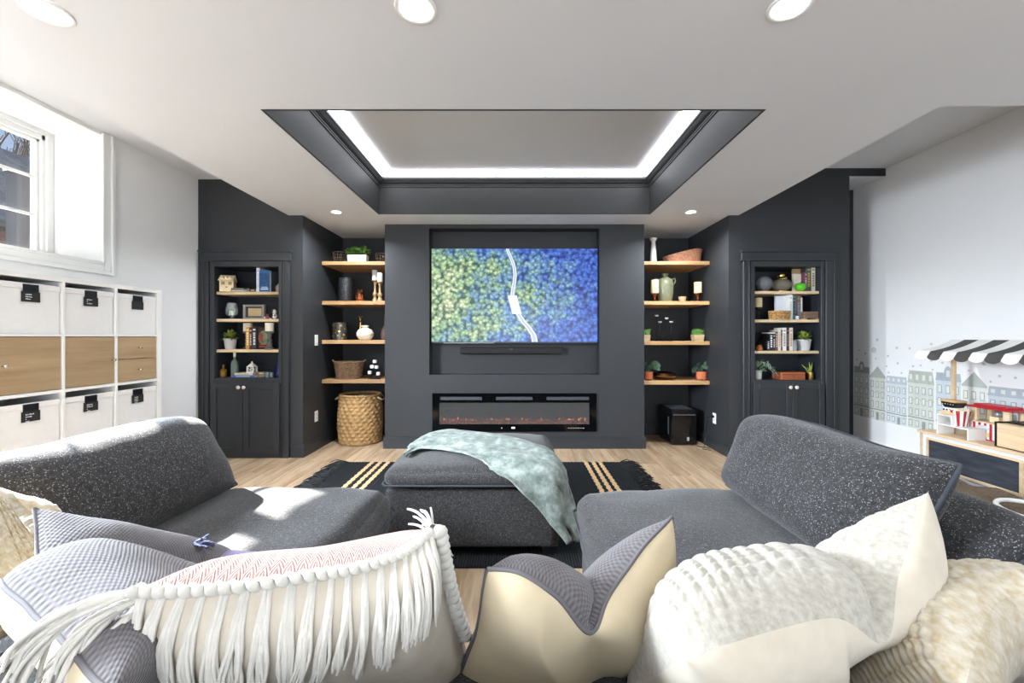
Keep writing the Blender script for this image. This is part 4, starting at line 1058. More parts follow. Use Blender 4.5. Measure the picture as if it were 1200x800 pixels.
def leafmesh(b, p, d, L, w, up=Vector((0, 0, 1)), droop=.25):
    d = d.normalized(); s = d.cross(up); s = s.normalized() if s.length > 1e-4 else Vector((1, 0, 0)); n = s.cross(d)
    q1 = p+d*L*.45+n*L*.06; q2 = p+d*L-up*L*droop
    k = len(b.v); b.v += [tuple(v) for v in (p, q1+s*w/2, q1-n*w*.12, q1-s*w/2, q2)]
    b.f += [(k, k+1, k+2), (k, k+2, k+3), (k+1, k+4, k+2), (k+2, k+4, k+3)]
def foliage(name, par, m, c, rx, rz, n, L, w, stems=True, ry=None):
    b = B(); ry = ry or rx
    for i in range(n):
        a = rnd(0, 2*PI); e = rnd(-.15, 1.3); r = rnd(.45, 1)
        d = Vector((math.cos(a)*math.cos(e), math.sin(a)*math.cos(e), math.sin(e)))
        p = Vector(c)+Vector((d.x*rx*r, d.y*ry*r, max(d.z, .02)*rz*r))
        leafmesh(b, p-d*L*.4, d+Vector((rnd(-.5, .5), rnd(-.5, .5), rnd(-.2, .6))), L*rnd(.7, 1.2), w)
    return b.obj(name, m, par, kind='stuff')
def potplant(label, loc, r, hp, mpot, mleaf, rx, rz, n, L, w, name='potted_plant', pot=None, ry=None):
    t_ = thing(name, label, 'plant', loc)
    prof = pot or [(r*.72, 0), (r*.76, .004), (r*.97, hp*.9), (r, hp*.92), (r, hp)]
    B().lathe(vessel(prof), seg=24, cap=False).obj('pot', mpot, t_, 'auto')
    B().lathe(solid([(r*.86, hp*.82), (r*.86, hp*.86)]), seg=16, cap=False).obj('soil', M_soil, t_)
    b = B()
    for k in range(8):
        a = rnd(0, 2*PI); b.tube([(0, 0, hp*.84), (math.cos(a)*rx*.25, math.sin(a)*rx*.2, hp+rz*.35), (math.cos(a)*rx*.55, math.sin(a)*rx*.4, hp+rz*.7)], .002, 4)
    b.obj('stems', M_leafd, t_)
    foliage('foliage', t_, mleaf, (0, 0, hp*.95), rx, rz, n, L, w, ry=ry); return t_
def candlestick(label, loc, rb, hs, rc, hc, mst, mc, prof=None, group=None, name='candlestick'):
    t_ = thing(name, label, 'candle holder', loc, group=group)
    pr = prof or [(rb, 0), (rb, .012), (rb*.75, .02), (rb*.45, .035), (rb*.62, hs*.3), (rb*.4, hs*.42), (rb*.6, hs*.52), (rb*.36, hs*.62), (rb*.5, hs*.8), (rb*.42, hs*.86), (rb*.95, hs*.93), (rb*.95, hs)]
    B().lathe(solid(pr), seg=20, cap=False).obj('stand', mst, t_, 'auto')
    c = B().lathe(solid([(rc, hs), (rc, hs+hc*.96), (rc*.9, hs+hc), (rc*.5, hs+hc*.985)]), seg=20, cap=False).obj('candle', mc, t_, 'auto')
    B().tube([(0, 0, hs+hc*.98), (.001, 0, hs+hc+.008)], .0012, 5).obj('wick', M_black, c)
    return t_
def wicker_fn(seg, amp): return lambda a, j, r: r*(1+0)+amp*math.sin(a*seg/2+(j % 2)*PI)
def wicker(par, name, m, rx, ry, h, flare=1.15, rows=14, n=40, amp=.003, power=2.0, z0=0, wall=.006):
    """woven wall: weavers pass in and out of the stakes"""
    b = B(); seg = n*4
    def ring(t, off):
        v = []
        s = 1+(flare-1)*t
        for i in range(seg):
            a = 2*PI*i/seg; c_, s_ = math.cos(a), math.sin(a)
            row = int(t*rows); o_ = amp*math.sin(a*n/1+PI*row)
            e = (abs(c_)**power+abs(s_)**power)**(-1/power)
            v.append(((rx*s+o_+off)*c_*e, (ry*s+o_+off)*s_*e, z0+h*t))
        return v
    lv = []
    for r in range(rows):
        for q, o_ in ((.05, -.0015), (.3, amp*.8), (.7, amp*.8), (.95, -.0015)):
            lv.append(((r+q)/rows, o_))
    rings = [ring(t, o_) for t, o_ in lv]
    inner = [ring(t, -wall) for t, _ in reversed(lv[::4])]
    rings += inner
    for rg in rings: b.v += rg
    R_ = len(rings)
    for r in range(R_-1):
        for i in range(seg):
            k = (i+1) % seg; b.f.append((r*seg+i, r*seg+k, (r+1)*seg+k, (r+1)*seg+i))
    b.f.append(tuple(reversed(range(seg)))); b.f.append(tuple((R_-1)*seg+i for i in range(seg)))
    return b.obj(name, m, par, 'auto')
M_wick = pm('wicker_brown', '7b5f46', .8, var=.35, ns=35, bump=.3, bs=160)
M_wickr = pm('wicker_red_brown', '8f5f45', .75, var=.3, ns=35, bump=.3, bs=160)
M_hyac = pm('water_hyacinth', 'b08c5c', .8, var=.3, ns=22, bump=.4, bs=120)
M_slat = pm('pale_plywood', 'e0cda6', .6, var=.06, ns=20)
M_stonew = pm('stone_grey_wood', '6a6764', .75, var=.2, ns=30)
# ---- bookcase with the birdhouse, top shelf
s = LB[0]; k = s.k
t_ = thing('birdhouse', 'pale wooden birdhouse on the bookcase top shelf', 'birdhouse', s.loc(271, -.05), .35)
bw, bh = .062, s.h(327)
bx(-bw, bw, -.05, .05, 0, bh*.86).obj('body', M_slat, t_, bevel=.002)
B().prism([(-bw-.025, bh*.80), (-bw-.016, bh*.76), (0, bh*1.1), (bw+.016, bh*.76), (bw+.025, bh*.80), (0, bh*1.24)], -.065, .065, 'y').xf(Matrix.Rotation(PI/2, 4, 'Z')).xf(Matrix.Diagonal((1.0, 1.0, 1, 1))).obj('roof', M_slat, t_)
for sx in (-.03, .03):
    bx(sx-.014, sx+.014, -.053, -.05, bh*.50, bh*.72).obj('window', pm('birdhouse_window', '9d8a68', .7), t_)
bx(-.008, .008, -.053, -.05, bh*.30, bh*.36).obj('door_hole', M_black, t_)
for sx in (-.036, 0, .036): B().prism([(sx-.02, bh*.86), (sx, bh*1.08), (sx+.02, bh*.86)], -.078, -.05, 'y').obj('dormer', M_slat, t_)
flat_book(s, 273, 296, 0, .019, '8a8880', 'grey book lying at the bottom of the pair by the birdhouse', title='e0ddd4', dy=-.085, depth=.10)
flat_book(s, 274, 296, .0195, .018, '2c2b2b', 'black book lying on the grey book by the birdhouse', title='b9b09c', dy=-.083, depth=.10)
flat_book(s, 296.3, 303, 0, .034, '3a3833', 'small cream-paged book lying between the dark pair and the white book', title='cfc7b0', dy=-.05, depth=.11)
book(s, 303.2, 307.2, 314.5, 'e4e9f0', 'tall white book standing next to the blue book', title='c9d2de')
t_ = book(s, 308, 321, 318, '2a5f94', 'blue paperback turned to show its dark blue cover', face=True, title='cfe0ee', dy=-.07); t_.rotation_euler = (0, 0, -.12)
bx(-.055, .055, -.001, 0, .05, s.h(320)*.95).obj('cover_picture', pm('deep_blue_print', '1c4a7c', .5, var=.5, ns=30), t_)
lath('round_ornament', 'small round pale ornament tucked behind the blue paperback', 'ornament', s.loc(325.5, .03), [('body', solid([(.012, 0), (.03, .012), (.04, .04), (.034, .068), (.014, .085), (.008, .1)]), pm('pale_stone2', 'b5aa9c', .7, var=.15)),('base', solid([(.018,0),(.018,.004)]), M_stonew)])
# second shelf
s = LB[1]
t_ = thing('hurricane_lantern', 'stemmed clear glass hurricane with a white candle', 'candle holder', s.loc(274.8, -.04))
hh = s.h(355)
B().lathe(vessel([(.035, 0), (.035, .003), (.010, .012), (.009, .024), (.045, .04), (.058, .065), (.056, hh*.6), (.038, hh)], .002), seg=28, cap=False).obj('glass', M_clear, t_, True)
B().lathe(solid([(.026, .042), (.026, .085)]), seg=18, cap=False).obj('candle', M_candle, t_, 'auto')
t_ = thing('picture_frame', 'grey wooden picture frame with a blank tan mount', 'picture frame', s.loc(301, -.03)); w2, hh = .107, s.h(357.3)
b = B(); b.box(-w2, -w2+.022, -.03, .01, 0, hh).box(w2-.022, w2, -.03, .01, 0, hh).box(-w2+.022, w2-.022, -.03, .01, 0, .018).box(-w2+.022, w2-.022, -.03, .01, hh-.022, hh); b.obj('frame', pm('frame_grey', '8b8986', .6, var=.1), t_, bevel=.003)
b = B(); b.box(-w2+.022, -w2+.034, -.012, .006, .018, hh-.022).box(w2-.034, w2-.022, -.012, .006, .018, hh-.022).box(-w2+.034, w2-.034, -.012, .006, .018, .028).box(-w2+.034, w2-.034, -.012, .006, hh-.034, hh-.022); b.obj('inner_frame', pm('frame_dark', '3c3a3a', .6), t_)
bx(-w2+.034, w2-.034, .0, .006, .028, hh-.034).obj('mount', pm('kraft_mount', 'bfa981', .85, var=.06), t_)
t_ = thing('small_figurine', 'tiny red and white figurine beside the picture frame', 'figurine', s.loc(316.3, -.05))
B().ball((0, 0, .017), .017, sc=(1.4, 1, 1)).obj('body', pm('figure_red', '94534a', .5, var=.2), t_, True); B().ball((-.016, -.006, .014), .012).obj('belly', M_ceramic, t_, True); B().ball((.004, 0, .04), .013).obj('head', pm('figure_red'  , '94534a'), t_, True); bx(.026, .044, -.01, .01, 0, .012).obj('foot', M_ceramic, t_, bevel=.003)
t_ = thing('cow_figurine', 'black and white animal figurine at the shelf end', 'figurine', s.loc(325.2, -.05))
B().ball((0, 0, .03), .03, sc=(.8, .8, 1)).obj('body', M_ceramic, t_, True); B().ball((0, -.004, .075), .024, sc=(.85, 1, .95)).obj('head', M_ceramic, t_, True)
for sx in (-1, 1): B().ball((sx*.02, 0, .092), .009).obj('ear', M_black, t_, True); B().ball((sx*.012, -.022, .034), .008).obj('patch', M_black, t_, True)
B().ball((-.006, -.026, .078), .006).obj('eye_patch', M_black, t_, True)
# third shelf
s = LB[2]
potplant('bushy green plant in a tapered white pot beside the grey candlestick', s.loc(270, -.0), .06, s.h(396.5), M_greycer, M_leafy, .078, .10, 150, .04, .02)
candlestick('grey turned candlestick with white candle beside the white plant pot', s.loc(287.5, .04), .048, s.h(388), .042, .085, M_stonew, M_candle)
book(s, 291, 294.8, 383.2, 'd3a040', 'yellow book standing against the grey candlestick', title='f0e2b8')
book(s, 295, 298, 384, '5c2d28', 'dark red book standing next to the yellow book', title='d9c9b4')
book(s, 298.4, 303, 382.8, '3c3e44', 'charcoal book with white spine lettering next to the dark red one', title='e6e6e6')
t_ = book(s, 303.6, 316.5, 383.4, '33231f', 'dark book facing out with a round red and green picture', face=True, title='a63c32', dy=-.02)
b = B().lathe([(1e-4, 0), (.05, 0), (.05, .001), (1e-4, .001)], seg=28, cap=False).xf(Matrix.Rotation(PI/2, 4, 'X')); b.v = [(x, y-.0005, z*1.45+.12) for x, y, z in b.v]; b.obj('round_picture', pm('cover_green', '6d7d56', .5, var=.6, ns=18), t_)
b = B().lathe([(1e-4, 0), (.022, 0), (.022, .001), (1e-4, .001)], seg=20, cap=False).xf(Matrix.Rotation(PI/2, 4, 'X')); b.v = [(x*1.0-.024, y-.0015, z*2.2+.125) for x, y, z in b.v]; b.obj('red_shape', pm('cover_red', '8f4034', .5, var=.2), t_)
candlestick('grey turned candlestick with white candle in front of the dark picture book', s.loc(319.8, -.06), .048, s.h(388), .042, .085, M_stonew, M_candle)
# bottom shelf
s = LB[3]
def bottle(label, loc, prof, m, stop=None, ms=None):
    t_ = thing('bottle', label, 'bottle', loc); B().lathe(vessel(prof, .002), seg=22, cap=False).obj('glass', m, t_, True)
    if stop: B().lathe(solid(stop), seg=14, cap=False).obj('stopper', ms, t_, 'auto')
    return t_
M_amber = glass('amber_glass', 'c79a3a', .04, .35); M_greeng = glass('pale_green_glass', 'b9c8bf', .03, .3); M_cobalt = glass('cobalt_glass', '27358f', .04, .55)
hh = s.h(427); bottle('small amber glass bottle on the bookcase bottom shelf', s.loc(265, -.04), [(.03, 0), (.032, .01), (.032, hh*.5), (.026, hh*.62), (.010, hh*.7), (.010, hh)], M_amber)
hh = s.h(418); bottle('tall clear glass bottle with a pale stopper', s.loc(277.3, -.03), [(.034, 0), (.036, .01), (.036, hh*.62), (.03, hh*.78), (.011, hh*.88), (.011, hh)], M_greeng, [(.009, hh-.01), (.012, hh+.01), (.013, hh+.045)], M_ceramic)
flat_book(s, 277, 304, 0, .024, '4a5f92', 'blue book lying under the white lantern ornament', title='c9d2e6', dy=-.08)
flat_book(s, 280.5, 301, .0245, .022, 'ded7c4', 'cream book lying on the blue book under the lantern ornament', title='b7a24c', dy=-.075, depth=.13)
flat_book(s, 304.3, 313, 0, .026, '8c7660', 'brown book lying beside the blue book', title='c9b79c', dy=-.03, depth=.12)
flat_book(s, 304.3, 312, .0265, .024, 'a08a70', 'tan book lying on the brown book', title='d9c9b0', dy=-.03, depth=.11)
t_ = thing('lantern_ornament', 'small white pierced lantern ornament on the stacked books', 'ornament', (s.x(297.5), s.d-.03, s.z+.047))
hh = H+(394-423)*s.k-(s.z+.047)
b = B()
for ax in (-1, 1):
    for ay in (-1, 1): b.box(ax*.03-.006, ax*.03+.006, ay*.03-.006, ay*.03+.006, 0, hh*.55)
b.box(-.038, .038, -.038, .038, 0, .01).box(-.036, .036, -.036, .036, hh*.5, hh*.58); b.obj('cage', M_ceramic, t_, bevel=.002)
for ay in (-.031, .031): B().tube([(-.026, ay, .012), (0, ay, hh*.3), (.026, ay, .012)], .004, 6).tube([(-.026, ay, hh*.5), (0, ay, hh*.2), (.026, ay, hh*.5)], .004, 6).obj('lattice', M_ceramic, t_, True)
B().lathe(solid([(.042, hh*.58), (.03, hh*.7), (.012, hh*.82), (.008, hh*.92), (.004, hh)]), seg=4, cap=False).xf(Matrix.Rotation(PI/4, 4, 'Z')).obj('roof', M_ceramic, t_)
for dx, lb in ((317.3, 'small clear glass tumbler next to the stacked books'), (320.5, 'small clear glass tumbler touching the cobalt bottle')):
    lath('tumbler', lb, 'glass', s.loc(dx, -.06 if dx < 318 else -.035), [('glass', vessel([(.017, 0), (.019, .004), (.02, .05)], .002), glass('tumbler_glass', 'd5e4e6', .03, .3)), ('foot', solid([(.016, -.0), (.016, .003)]), glass('tumbler_glass'))])
hh = s.h(419.5); bottle('slender cobalt blue glass bottle at the shelf end', s.loc(325, .02), [(.03, 0), (.032, .008), (.03, hh*.3), (.016, hh*.65), (.010, hh*.8), (.010, hh*.95), (.013, hh)], M_cobalt)
# ---- bookcase with the green apple
s = RB[0]
t_ = thing('glass_terrarium', 'faceted clear glass globe with dark stones', 'terrarium', s.loc(893.5, -.03)); hh = s.h(324)/2
B().ball((0, 0, hh), hh, 10, 7).obj('globe', glass('smoky_glass', 'c4c8cc', .03, .25), t_)
B().lathe(solid([(hh*.35, 0.004), (hh*.72, hh*.4), (hh*.6, hh*.55)]), seg=12, cap=False).obj('stones', pm('dark_stones', '43413f', .8, var=.4, ns=60), t_)
B().lathe(solid([(hh*.5, 0), (hh*.5, .006)]), seg=14, cap=False).obj('base', M_copper, t_)
t_ = thing('gold_lidded_jar', 'round clear glass jar with a gold neck and foot', 'jar', s.loc(917, .02)); hh = s.h(320.5)
B().lathe(vessel([(.05, .012), (.085, .035), (.098, hh*.4), (.075, hh*.62), (.04, hh*.72)], .002), seg=28, cap=False).obj('glass', glass('clear_glass2', 'e8e2d4', .02, .15), t_, True)
B().lathe(solid([(.055, 0), (.055, .01), (.045, .014)]), seg=24, cap=False).obj('foot', M_gold, t_, 'auto')
B().lathe(solid([(.048, hh*.70), (.05, hh*.74), (.04, hh*.82), (.03, hh*.84), (.034, hh*.96), (.03, hh)]), seg=24, cap=False).obj('lid', M_gold, t_, 'auto')
B().tube([(.05*math.cos(a), .05*math.sin(a)*.3-.01, hh*.78+.02*math.sin(a)) for a in [x*.4 for x in range(0, 9)]], .003, 6).obj('handle', M_gold, t_, True)
t_ = thing('glass_apple', 'bright green glass apple in front of the books', 'ornament', s.loc(933.5, -.06)); hh = s.h(331.5)
B().lathe([(1e-4, .008), (.02, 0), (.042, .018), (.05, hh*.5), (.044, hh*.78), (.024, hh*.9), (.008, hh*.82), (1e-4, hh*.78)], seg=24, cap=False).obj('body', pm('green_glass', '55b91e', .06, var=.1), t_, True)
B().tube([(0, 0, hh*.78), (.004, 0, hh*.95), (.014, 0, hh*1.06)], .005, 6).obj('stem', pm('apple_stem', '1d3a14', .5), t_, True)
book(s, 928.5, 937.3, 321, 'd9d2c2', 'cream book facing out behind the green apple', face=True, title='b8ae9a', dy=-.02)
book(s, 932, 940.6, 314.5, 'a58d66', 'taller tan book behind the cream one', face=True, title='cdbb97', dy=.03)
book(s, 937.6, 940.4, 320, '76404e', 'thin maroon and lilac book beside the green apple', title='c7a7c6', depth=.1, dy=-.07)
book(s, 940.7, 942.0, 314, '262a2e', 'thin black book next to the thick green one', title='6d7074', depth=.12)
book(s, 942.2, 947.4, 313, '3e5f50', 'thick dark green book next to the cream book at the end', title='b9a35c')
book(s, 947.7, 952.2, 313, 'dcd5c4', 'tall cream book at the shelf end beside the green one', title='8b8474')
# second shelf
s = RB[1]
candlestick('square ivory candle on a thin black stand', s.loc(887.6, -.02), .03, s.h(360), .034, .095, M_iron, M_candley, [(.03, 0), (.03, .006), (.006, .02), (.005, .09), (.03, .11), (.03, s.h(360))])
t_ = thing('woven_basket', 'low round woven grass basket in front of the white book', 'basket', s.loc(908.5, -.07)); wicker(t_, 'body', pm('seagrass', 'b08a55', .85, var=.5, ns=60, bump=.4, bs=120), .098, .05, s.h(364.5), 1.08, 5, 22, .004)
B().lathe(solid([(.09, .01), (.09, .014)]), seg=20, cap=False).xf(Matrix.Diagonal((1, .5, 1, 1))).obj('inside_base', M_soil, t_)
book(s, 910, 921.6, 346.5, 'dfe3ea', 'white hardback facing out behind the woven basket', face=True, title='b9c0cc', dy=.01)
book(s, 921.9, 926, 345.5, 'f0f0ee', 'thick white book with its spine out beside the white hardback', title='c9c9c6')
book(s, 927.2, 931, 346.5, '5f8f9b', 'teal book standing between the white and the brown book', title='31302f', dy=-.02)
book(s, 931.2, 935.4, 346.5, '7d5540', 'brown book standing next to the teal one', title='4d8fb4')
book(s, 935.7, 937.2, 349, 'ece6dc', 'thin white book beside the wooden crate', title='c4bcae', depth=.12)
lath('tea_light_glass', 'tiny frosted glass tea light in front of the teal book', 'candle holder', s.loc(928.6, -.075), [('glass', vessel([(.013, 0), (.016, .004), (.016, .035)], .002), glass('frosted', 'e4ecf2', .2, .6)), ('wax', solid([(.012, .006), (.012, .02)]), M_candle)])
t_ = thing('wooden_crate', 'small rustic wooden box on little feet', 'box', s.loc(944, -.04)); hh = s.h(365.5)
bx(-.072, .072, -.05, .05, .012, hh).obj('body', wood('rustic_brown', '7f6657', '5c473c', 0, 1.2), t_, bevel=.003)
for sx in (-1, 1): bx(sx*.06-.012, sx*.06+.012, -.05, .05, 0, .013).obj('foot', pm('tan_foot', 'ab8a63', .7), t_)
bx(-.072, .072, -.052, .052, hh*.62, hh*.68).obj('band', pm('crate_dark', '4a3a33', .7), t_)
# third shelf
s = RB[2]
lath('amber_pot', 'little amber pot at the shelf end beside the black books', 'pot', s.loc(886.5, -.05), [('body', vessel([(.018, 0), (.03, .012), (.032, .03), (.022, .045), (.024, .058)], .003), pm('amber_glaze', 'a96a35', .3, var=.2)), ('rim', [(.022, .056), (.026, .058), (.022, .06)], pm('amber_glaze'  , 'a96a35'))])
bc = (('896.4', '899.2', 399, '2b2b2d', 'short black book at the outer end of the book row', 'd6d6d6'), ('899.4', '903', 391, '1f1f21', 'black book with white blocks on its spine', 'e6e6e6'), ('903.2', '906', 391, '26262a', 'black book second in from the white-blocked one', 'bdbdbd'),
      ('906.2', '908.9', 388.5, '6a4a3c', 'brown book in the middle of the book row', 'c9b49c'), ('909.1', '912.2', 386.5, 'e6dfd2', 'cream book with pink marks in the row', 'c79a8c'), ('912.4', '914.2', 386.5, '54443a', 'thin dark brown book in the row', 'b0a08c'),
      ('914.4', '918.6', 384, 'eeebe4', 'tall white book in the row', '8f8f8f'), ('918.9', '922', 384, '33241f', 'tall very dark brown book in the row', '8c6a54'), ('922.2', '926.2', 384, 'e3d6c6', 'tall pinkish cream book at the inner end of the row', 'a8917c'))
for p0, p1, yt, c, lb, tt in bc: book(s, float(p0), float(p1), yt, c, lb, title=tt, grp='books on the third shelf')
flat_book(s, 898.2, 905.8, s.h(390.8)+.0005, .012, 'dcd8d0', 'thin pale book lying across the black books', dy=-.04, depth=.13)
t_ = thing('glass_mug', 'small clear glass mug beside the book row', 'mug', s.loc(928.4, -.04)); B().lathe(vessel([(.02, 0), (.022, .004), (.021, s.h(398.5))], .002), seg=20, cap=False).obj('body', glass('mug_glass', 'cdd6dc', .03, .35), t_, True)
B().tube([(.02, 0, .075), (.04, 0, .07), (.045, 0, .045), (.036, 0, .022), (.02, 0, .018)], .004, 6).obj('handle', MC['mug_glass'], t_, True)
potplant('bushy green plant in a tapered white pot beside the glass mug', s.loc(942, .0), .066, s.h(397.6), M_greycer, M_leafy, .082, .10, 170, .04, .021)
# bottom shelf
s = RB[3]
t_ = potplant('trailing pale eucalyptus in a white pot', s.loc(886.9, -.03), .03, s.h(433.5), M_ceramic, M_euc, .07, .11, 70, .05, .022, pot=[(.026, 0), (.028, .004), (.03, s.h(433.5))])
b = B()
for kx in range(60):
    u = random.random(); leafmesh(b, Vector((.02+.13*u+rnd(-.01, .01), rnd(-.05, .02), s.h(427)+.02-.11*u*u+rnd(-.02, .03))), Vector((rnd(.2, 1), rnd(-.5, .3), rnd(-.8, .3))), .04, .02)
b.obj('trailing_sprig', M_euc, t_, kind='stuff')
t_ = thing('keepsake_box', 'reddish brown wooden keepsake box with a dark latch', 'box', s.loc(922.3, -.06)); hh = s.h(435.2); wd = wood('cherry_wood', 'a35a36', '7d3f22', 0, 1.0, .35)
bx(-.12, .12, -.04, .12, 0, hh*.7).obj('body', wd, t_, bevel=.003); bx(-.12, .12, -.04, .12, hh*.7+.001, hh).obj('lid', wd, t_, bevel=.003); B().ball((0, -.041, hh*.55), .006).obj('latch', M_iron, t_, True)
t_ = thing('aloe_plant', 'small aloe with upright leaves in a gold pot', 'plant', s.loc(946.5, -.03)); hh = s.h(435.5)
B().lathe(vessel([(.033, 0), (.034, .004), (.034, hh)], .003), seg=24, cap=False).obj('pot', M_brass, t_, 'auto'); B().lathe(solid([(.03, hh*.85), (.03, hh*.9)]), seg=14, cap=False).obj('soil', M_soil, t_)
for dx, dz, rr in ((-.085, .075, .008), (-.01, .105, .01), (.022, .095, .01), (.005, .06, .009), (-.03, .05, .007)):
    B().tube([(dx*.15, 0, hh*.88), (dx*.55, -.01, hh+dz*.5), (dx, -.005, hh+dz)], lambda t: rr*(1-.9*t)+.0008, 6).obj('leaf', M_leafy, t_, True)
# ---- alcove with the hamper
def wire_basket(label, loc, r, h):
    t_ = thing('wire_basket', label, 'basket', loc); b = B()
    for z, q in ((.004, .72), (h*.5, .88), (h, 1)): b.tube([(r*q*math.cos(2*PI*i/24), r*q*math.sin(2*PI*i/24), z) for i in range(25)], .0028, 5)
    b.obj('rings', pm('bronze_wire', '8a7b66', .4, .8), t_, True); b = B()
    for i in range(12):
        a = 2*PI*i/12; b.tube([(r*.72*math.cos(a), r*.72*math.sin(a), .004), (r*math.cos(a), r*math.sin(a), h)], .0022, 5)
    for i in range(4): a = PI*i/4; b.tube([(r*.72*math.cos(a), r*.72*math.sin(a), .004), (-r*.72*math.cos(a), -r*.72*math.sin(a), .004)], .0022, 5)
    b.obj('wires', MC['bronze_wire'], t_, True)
s = AL[0]
wire_basket('small bronze wire basket between the alcove wall and the white trough', s.loc(398, .02), .082, s.h(296))
wire_basket('small bronze wire basket between the white trough and the chimney breast', s.loc(446, .04), .072, s.h(297))
t_ = thing('trough_planter', 'white oblong trough full of bright green leaves', 'plant', s.loc(420.4, -.02)); hh = s.h(299.6)
b = B(); W = .112
b.prism([(-W*.9, 0), (W*.9, 0), (W, hh), (-W, hh)], -.045, .045, 'y').obj('trough', M_ceramic, t_, bevel=.01, seg=2); bx(-W*.92, W*.92, -.038, .038, hh, hh+.003).obj('soil', M_soil, t_)
b = B()
for kx in range(230):
    p = Vector((rnd(-1, 1)*.125, rnd(-.05, .05), hh+.008+rnd(0, 1)*.085*(1-.3*abs(rnd(-1, 1))))); leafmesh(b, p, Vector((rnd(-1, 1), rnd(-1, .6), rnd(-.1, .9))), rnd(.025, .042), .022)
b.obj('foliage', M_leaf, t_, kind='stuff')
s = AL[1]
t_ = thing('textured_vase', 'black cylindrical vase with a scaly texture', 'vase', s.loc(405.4, 0)); hh = s.h(326); r = .08
b = B(); seg, rows = 48, 36
b.grid(lambda u, v: ((r*(.82+.3*math.sin(PI*(.25+.6*v))*.6)+.006*abs(math.sin(u*24*PI/1+(int(v*12) % 2)*PI/2))*abs(math.sin(v*12*PI)))*math.cos(2*PI*u), (r*(.82+.3*math.sin(PI*(.25+.6*v))*.6)+.006*abs(math.sin(u*24*PI+(int(v*12) % 2)*PI/2))*abs(math.sin(v*12*PI)))*math.sin(2*PI*u), hh*v), 96, 60)
b.obj('body', pm('black_glaze', '17181a', .35, var=.15), t_, True); B().lathe(solid([(r*.9, .0), (r*.9, .01)]), seg=24, cap=False).obj('base', M_black, t_)
B().lathe([(r*.95, hh-.006), (r*.98, hh), (r*.86, hh+.001), (r*.8, hh*.6), (1e-4, hh*.55)], seg=36, cap=False).obj('lip', M_black, t_, True)
t_ = thing('owl_ornament', 'small copper owl ornament beside the black vase', 'ornament', s.loc(423, -.03)); hh = s.h(340)
B().lathe(solid([(.03, 0), (.042, .012), (.045, hh*.4), (.034, hh*.6), (.036, hh*.75), (.02, hh*.92)]), seg=20, cap=False).obj('body', M_copper, t_, True)
for sx in (-1, 1): B().ball((sx*.015, -.034, hh*.74), .011).obj('eye', M_black, t_, True); B().lathe(solid([(.011, 0), (.002, .028)]), seg=8, cap=False).obj('ear', M_copper, t_, loc=(sx*.022, 0, hh*.86)); B().ball((sx*.034, -.014, hh*.35), .02, sc=(.5, 1, 1.5)).obj('wing', M_copper, t_, True)
Mcs = pm('gilded_wood', 'a98a63', .5, .2, var=.2, ns=40)
cprof = lambda rb, h: [(rb, 0), (rb, .01), (rb*.8, .03), (rb*.4, .055), (rb*.75, h*.28), (rb*.85, h*.38), (rb*.42, h*.46), (rb*.36, h*.8), (rb*.6, h*.86), (rb*.45, h*.9), (rb*1.05, h*.96), (rb*1.05, h)]
hs = s.h(327.5); candlestick('taller turned wooden candlestick with pale candle', s.loc(438.9, .02), .034, hs, .034, .11, Mcs, pm('grey_wax', 'd5d3d2', .55), cprof(.034, hs))
hs = s.h(330.5); candlestick('shorter turned wooden candlestick with ivory candle', s.loc(446.6, -.04), .032, hs, .031, .10, Mcs, M_candle, cprof(.032, hs))
s = AL[2]
t_ = thing('dotted_lantern', 'dark glass cylinder with gold dots', 'candle holder', s.loc(398.5, 0)); hh = s.h(378); r = .08
B().lathe(vessel([(r, 0), (r, hh)], .004), seg=32, cap=False).obj('cylinder', pm('mercury_glass', '4a4744', .25, .5, var=.3, ns=30), t_, 'auto')
dot = B().lathe([(1e-4, .003), (.012, .002), (.013, 0)], seg=12, cap=False); first = None
for kx, (a, z) in enumerate([(-2.5, .25), (-2.2, .6), (-2.35, .85), (-1.75, .72), (-1.5, .25), (-1.3, .5), (-1.05, .83), (-.7, .3), (-.55, .65), (-1.9, .42), (-.9, .1)]):
    o = first.copy() if first else dot.obj('gold_dot', M_gold, t_)
    if first: COL.objects.link(o)
    first = o if not first else first
    o.location = (math.cos(a)*r, math.sin(a)*r, hh*z); o.rotation_euler = (0, PI/2, a)
t_ = thing('gold_figurine', 'slim gold bird figurine behind the round white vase', 'figurine', s.loc(420.6, .05)); hh = s.h(370.5)
B().lathe(solid([(.02, 0), (.02, .008), (.008, .016), (.013, hh*.3), (.016, hh*.55), (.008, hh*.7), (.012, hh*.75), (.003, hh*.8)]), seg=12, cap=False).obj('body', M_gold, t_, True); B().ball((0, -.005, hh*.88), .016, sc=(.8, 1, 1.1)).obj('head', M_gold, t_, True)
for sx in (-1, 1): B().tube([(0, 0, hh*.92), (sx*.012, 0, hh*.98), (sx*.02, 0, hh*1.02)], .003, 5).obj('crest', M_gold, t_)
lath('round_vase', 'round white ceramic vase with a short neck', 'vase', s.loc(428.6, -.02), [('body', vessel([(.05, 0), (.07, .01), (.092, .05), (.094, .08), (.072, .118), (.036, .135), (.034, .15)], .004), pm('cream_crackle', 'e4ddd0', .35, var=.08, ns=20)), ('rim', [(.033, .148), (.044, .152), (.046, .165), (.034, .166), (.03, .15)], MC['cream_crackle'])])
hh = s.h(369); lath('bottle_vase', 'brown bottle-shaped vase against the chimney breast', 'vase', s.loc(449.3, .06), [('body', vessel([(.03, 0), (.044, .015), (.05, hh*.25), (.038, hh*.45), (.014, hh*.6), (.011, hh*.85), (.014, hh)], .003), pm('brown_glaze', '5d4d46', .2, var=.2)), ('foot', solid([(.028, 0), (.028, .003)]), M_iron)])
s = AL[3]
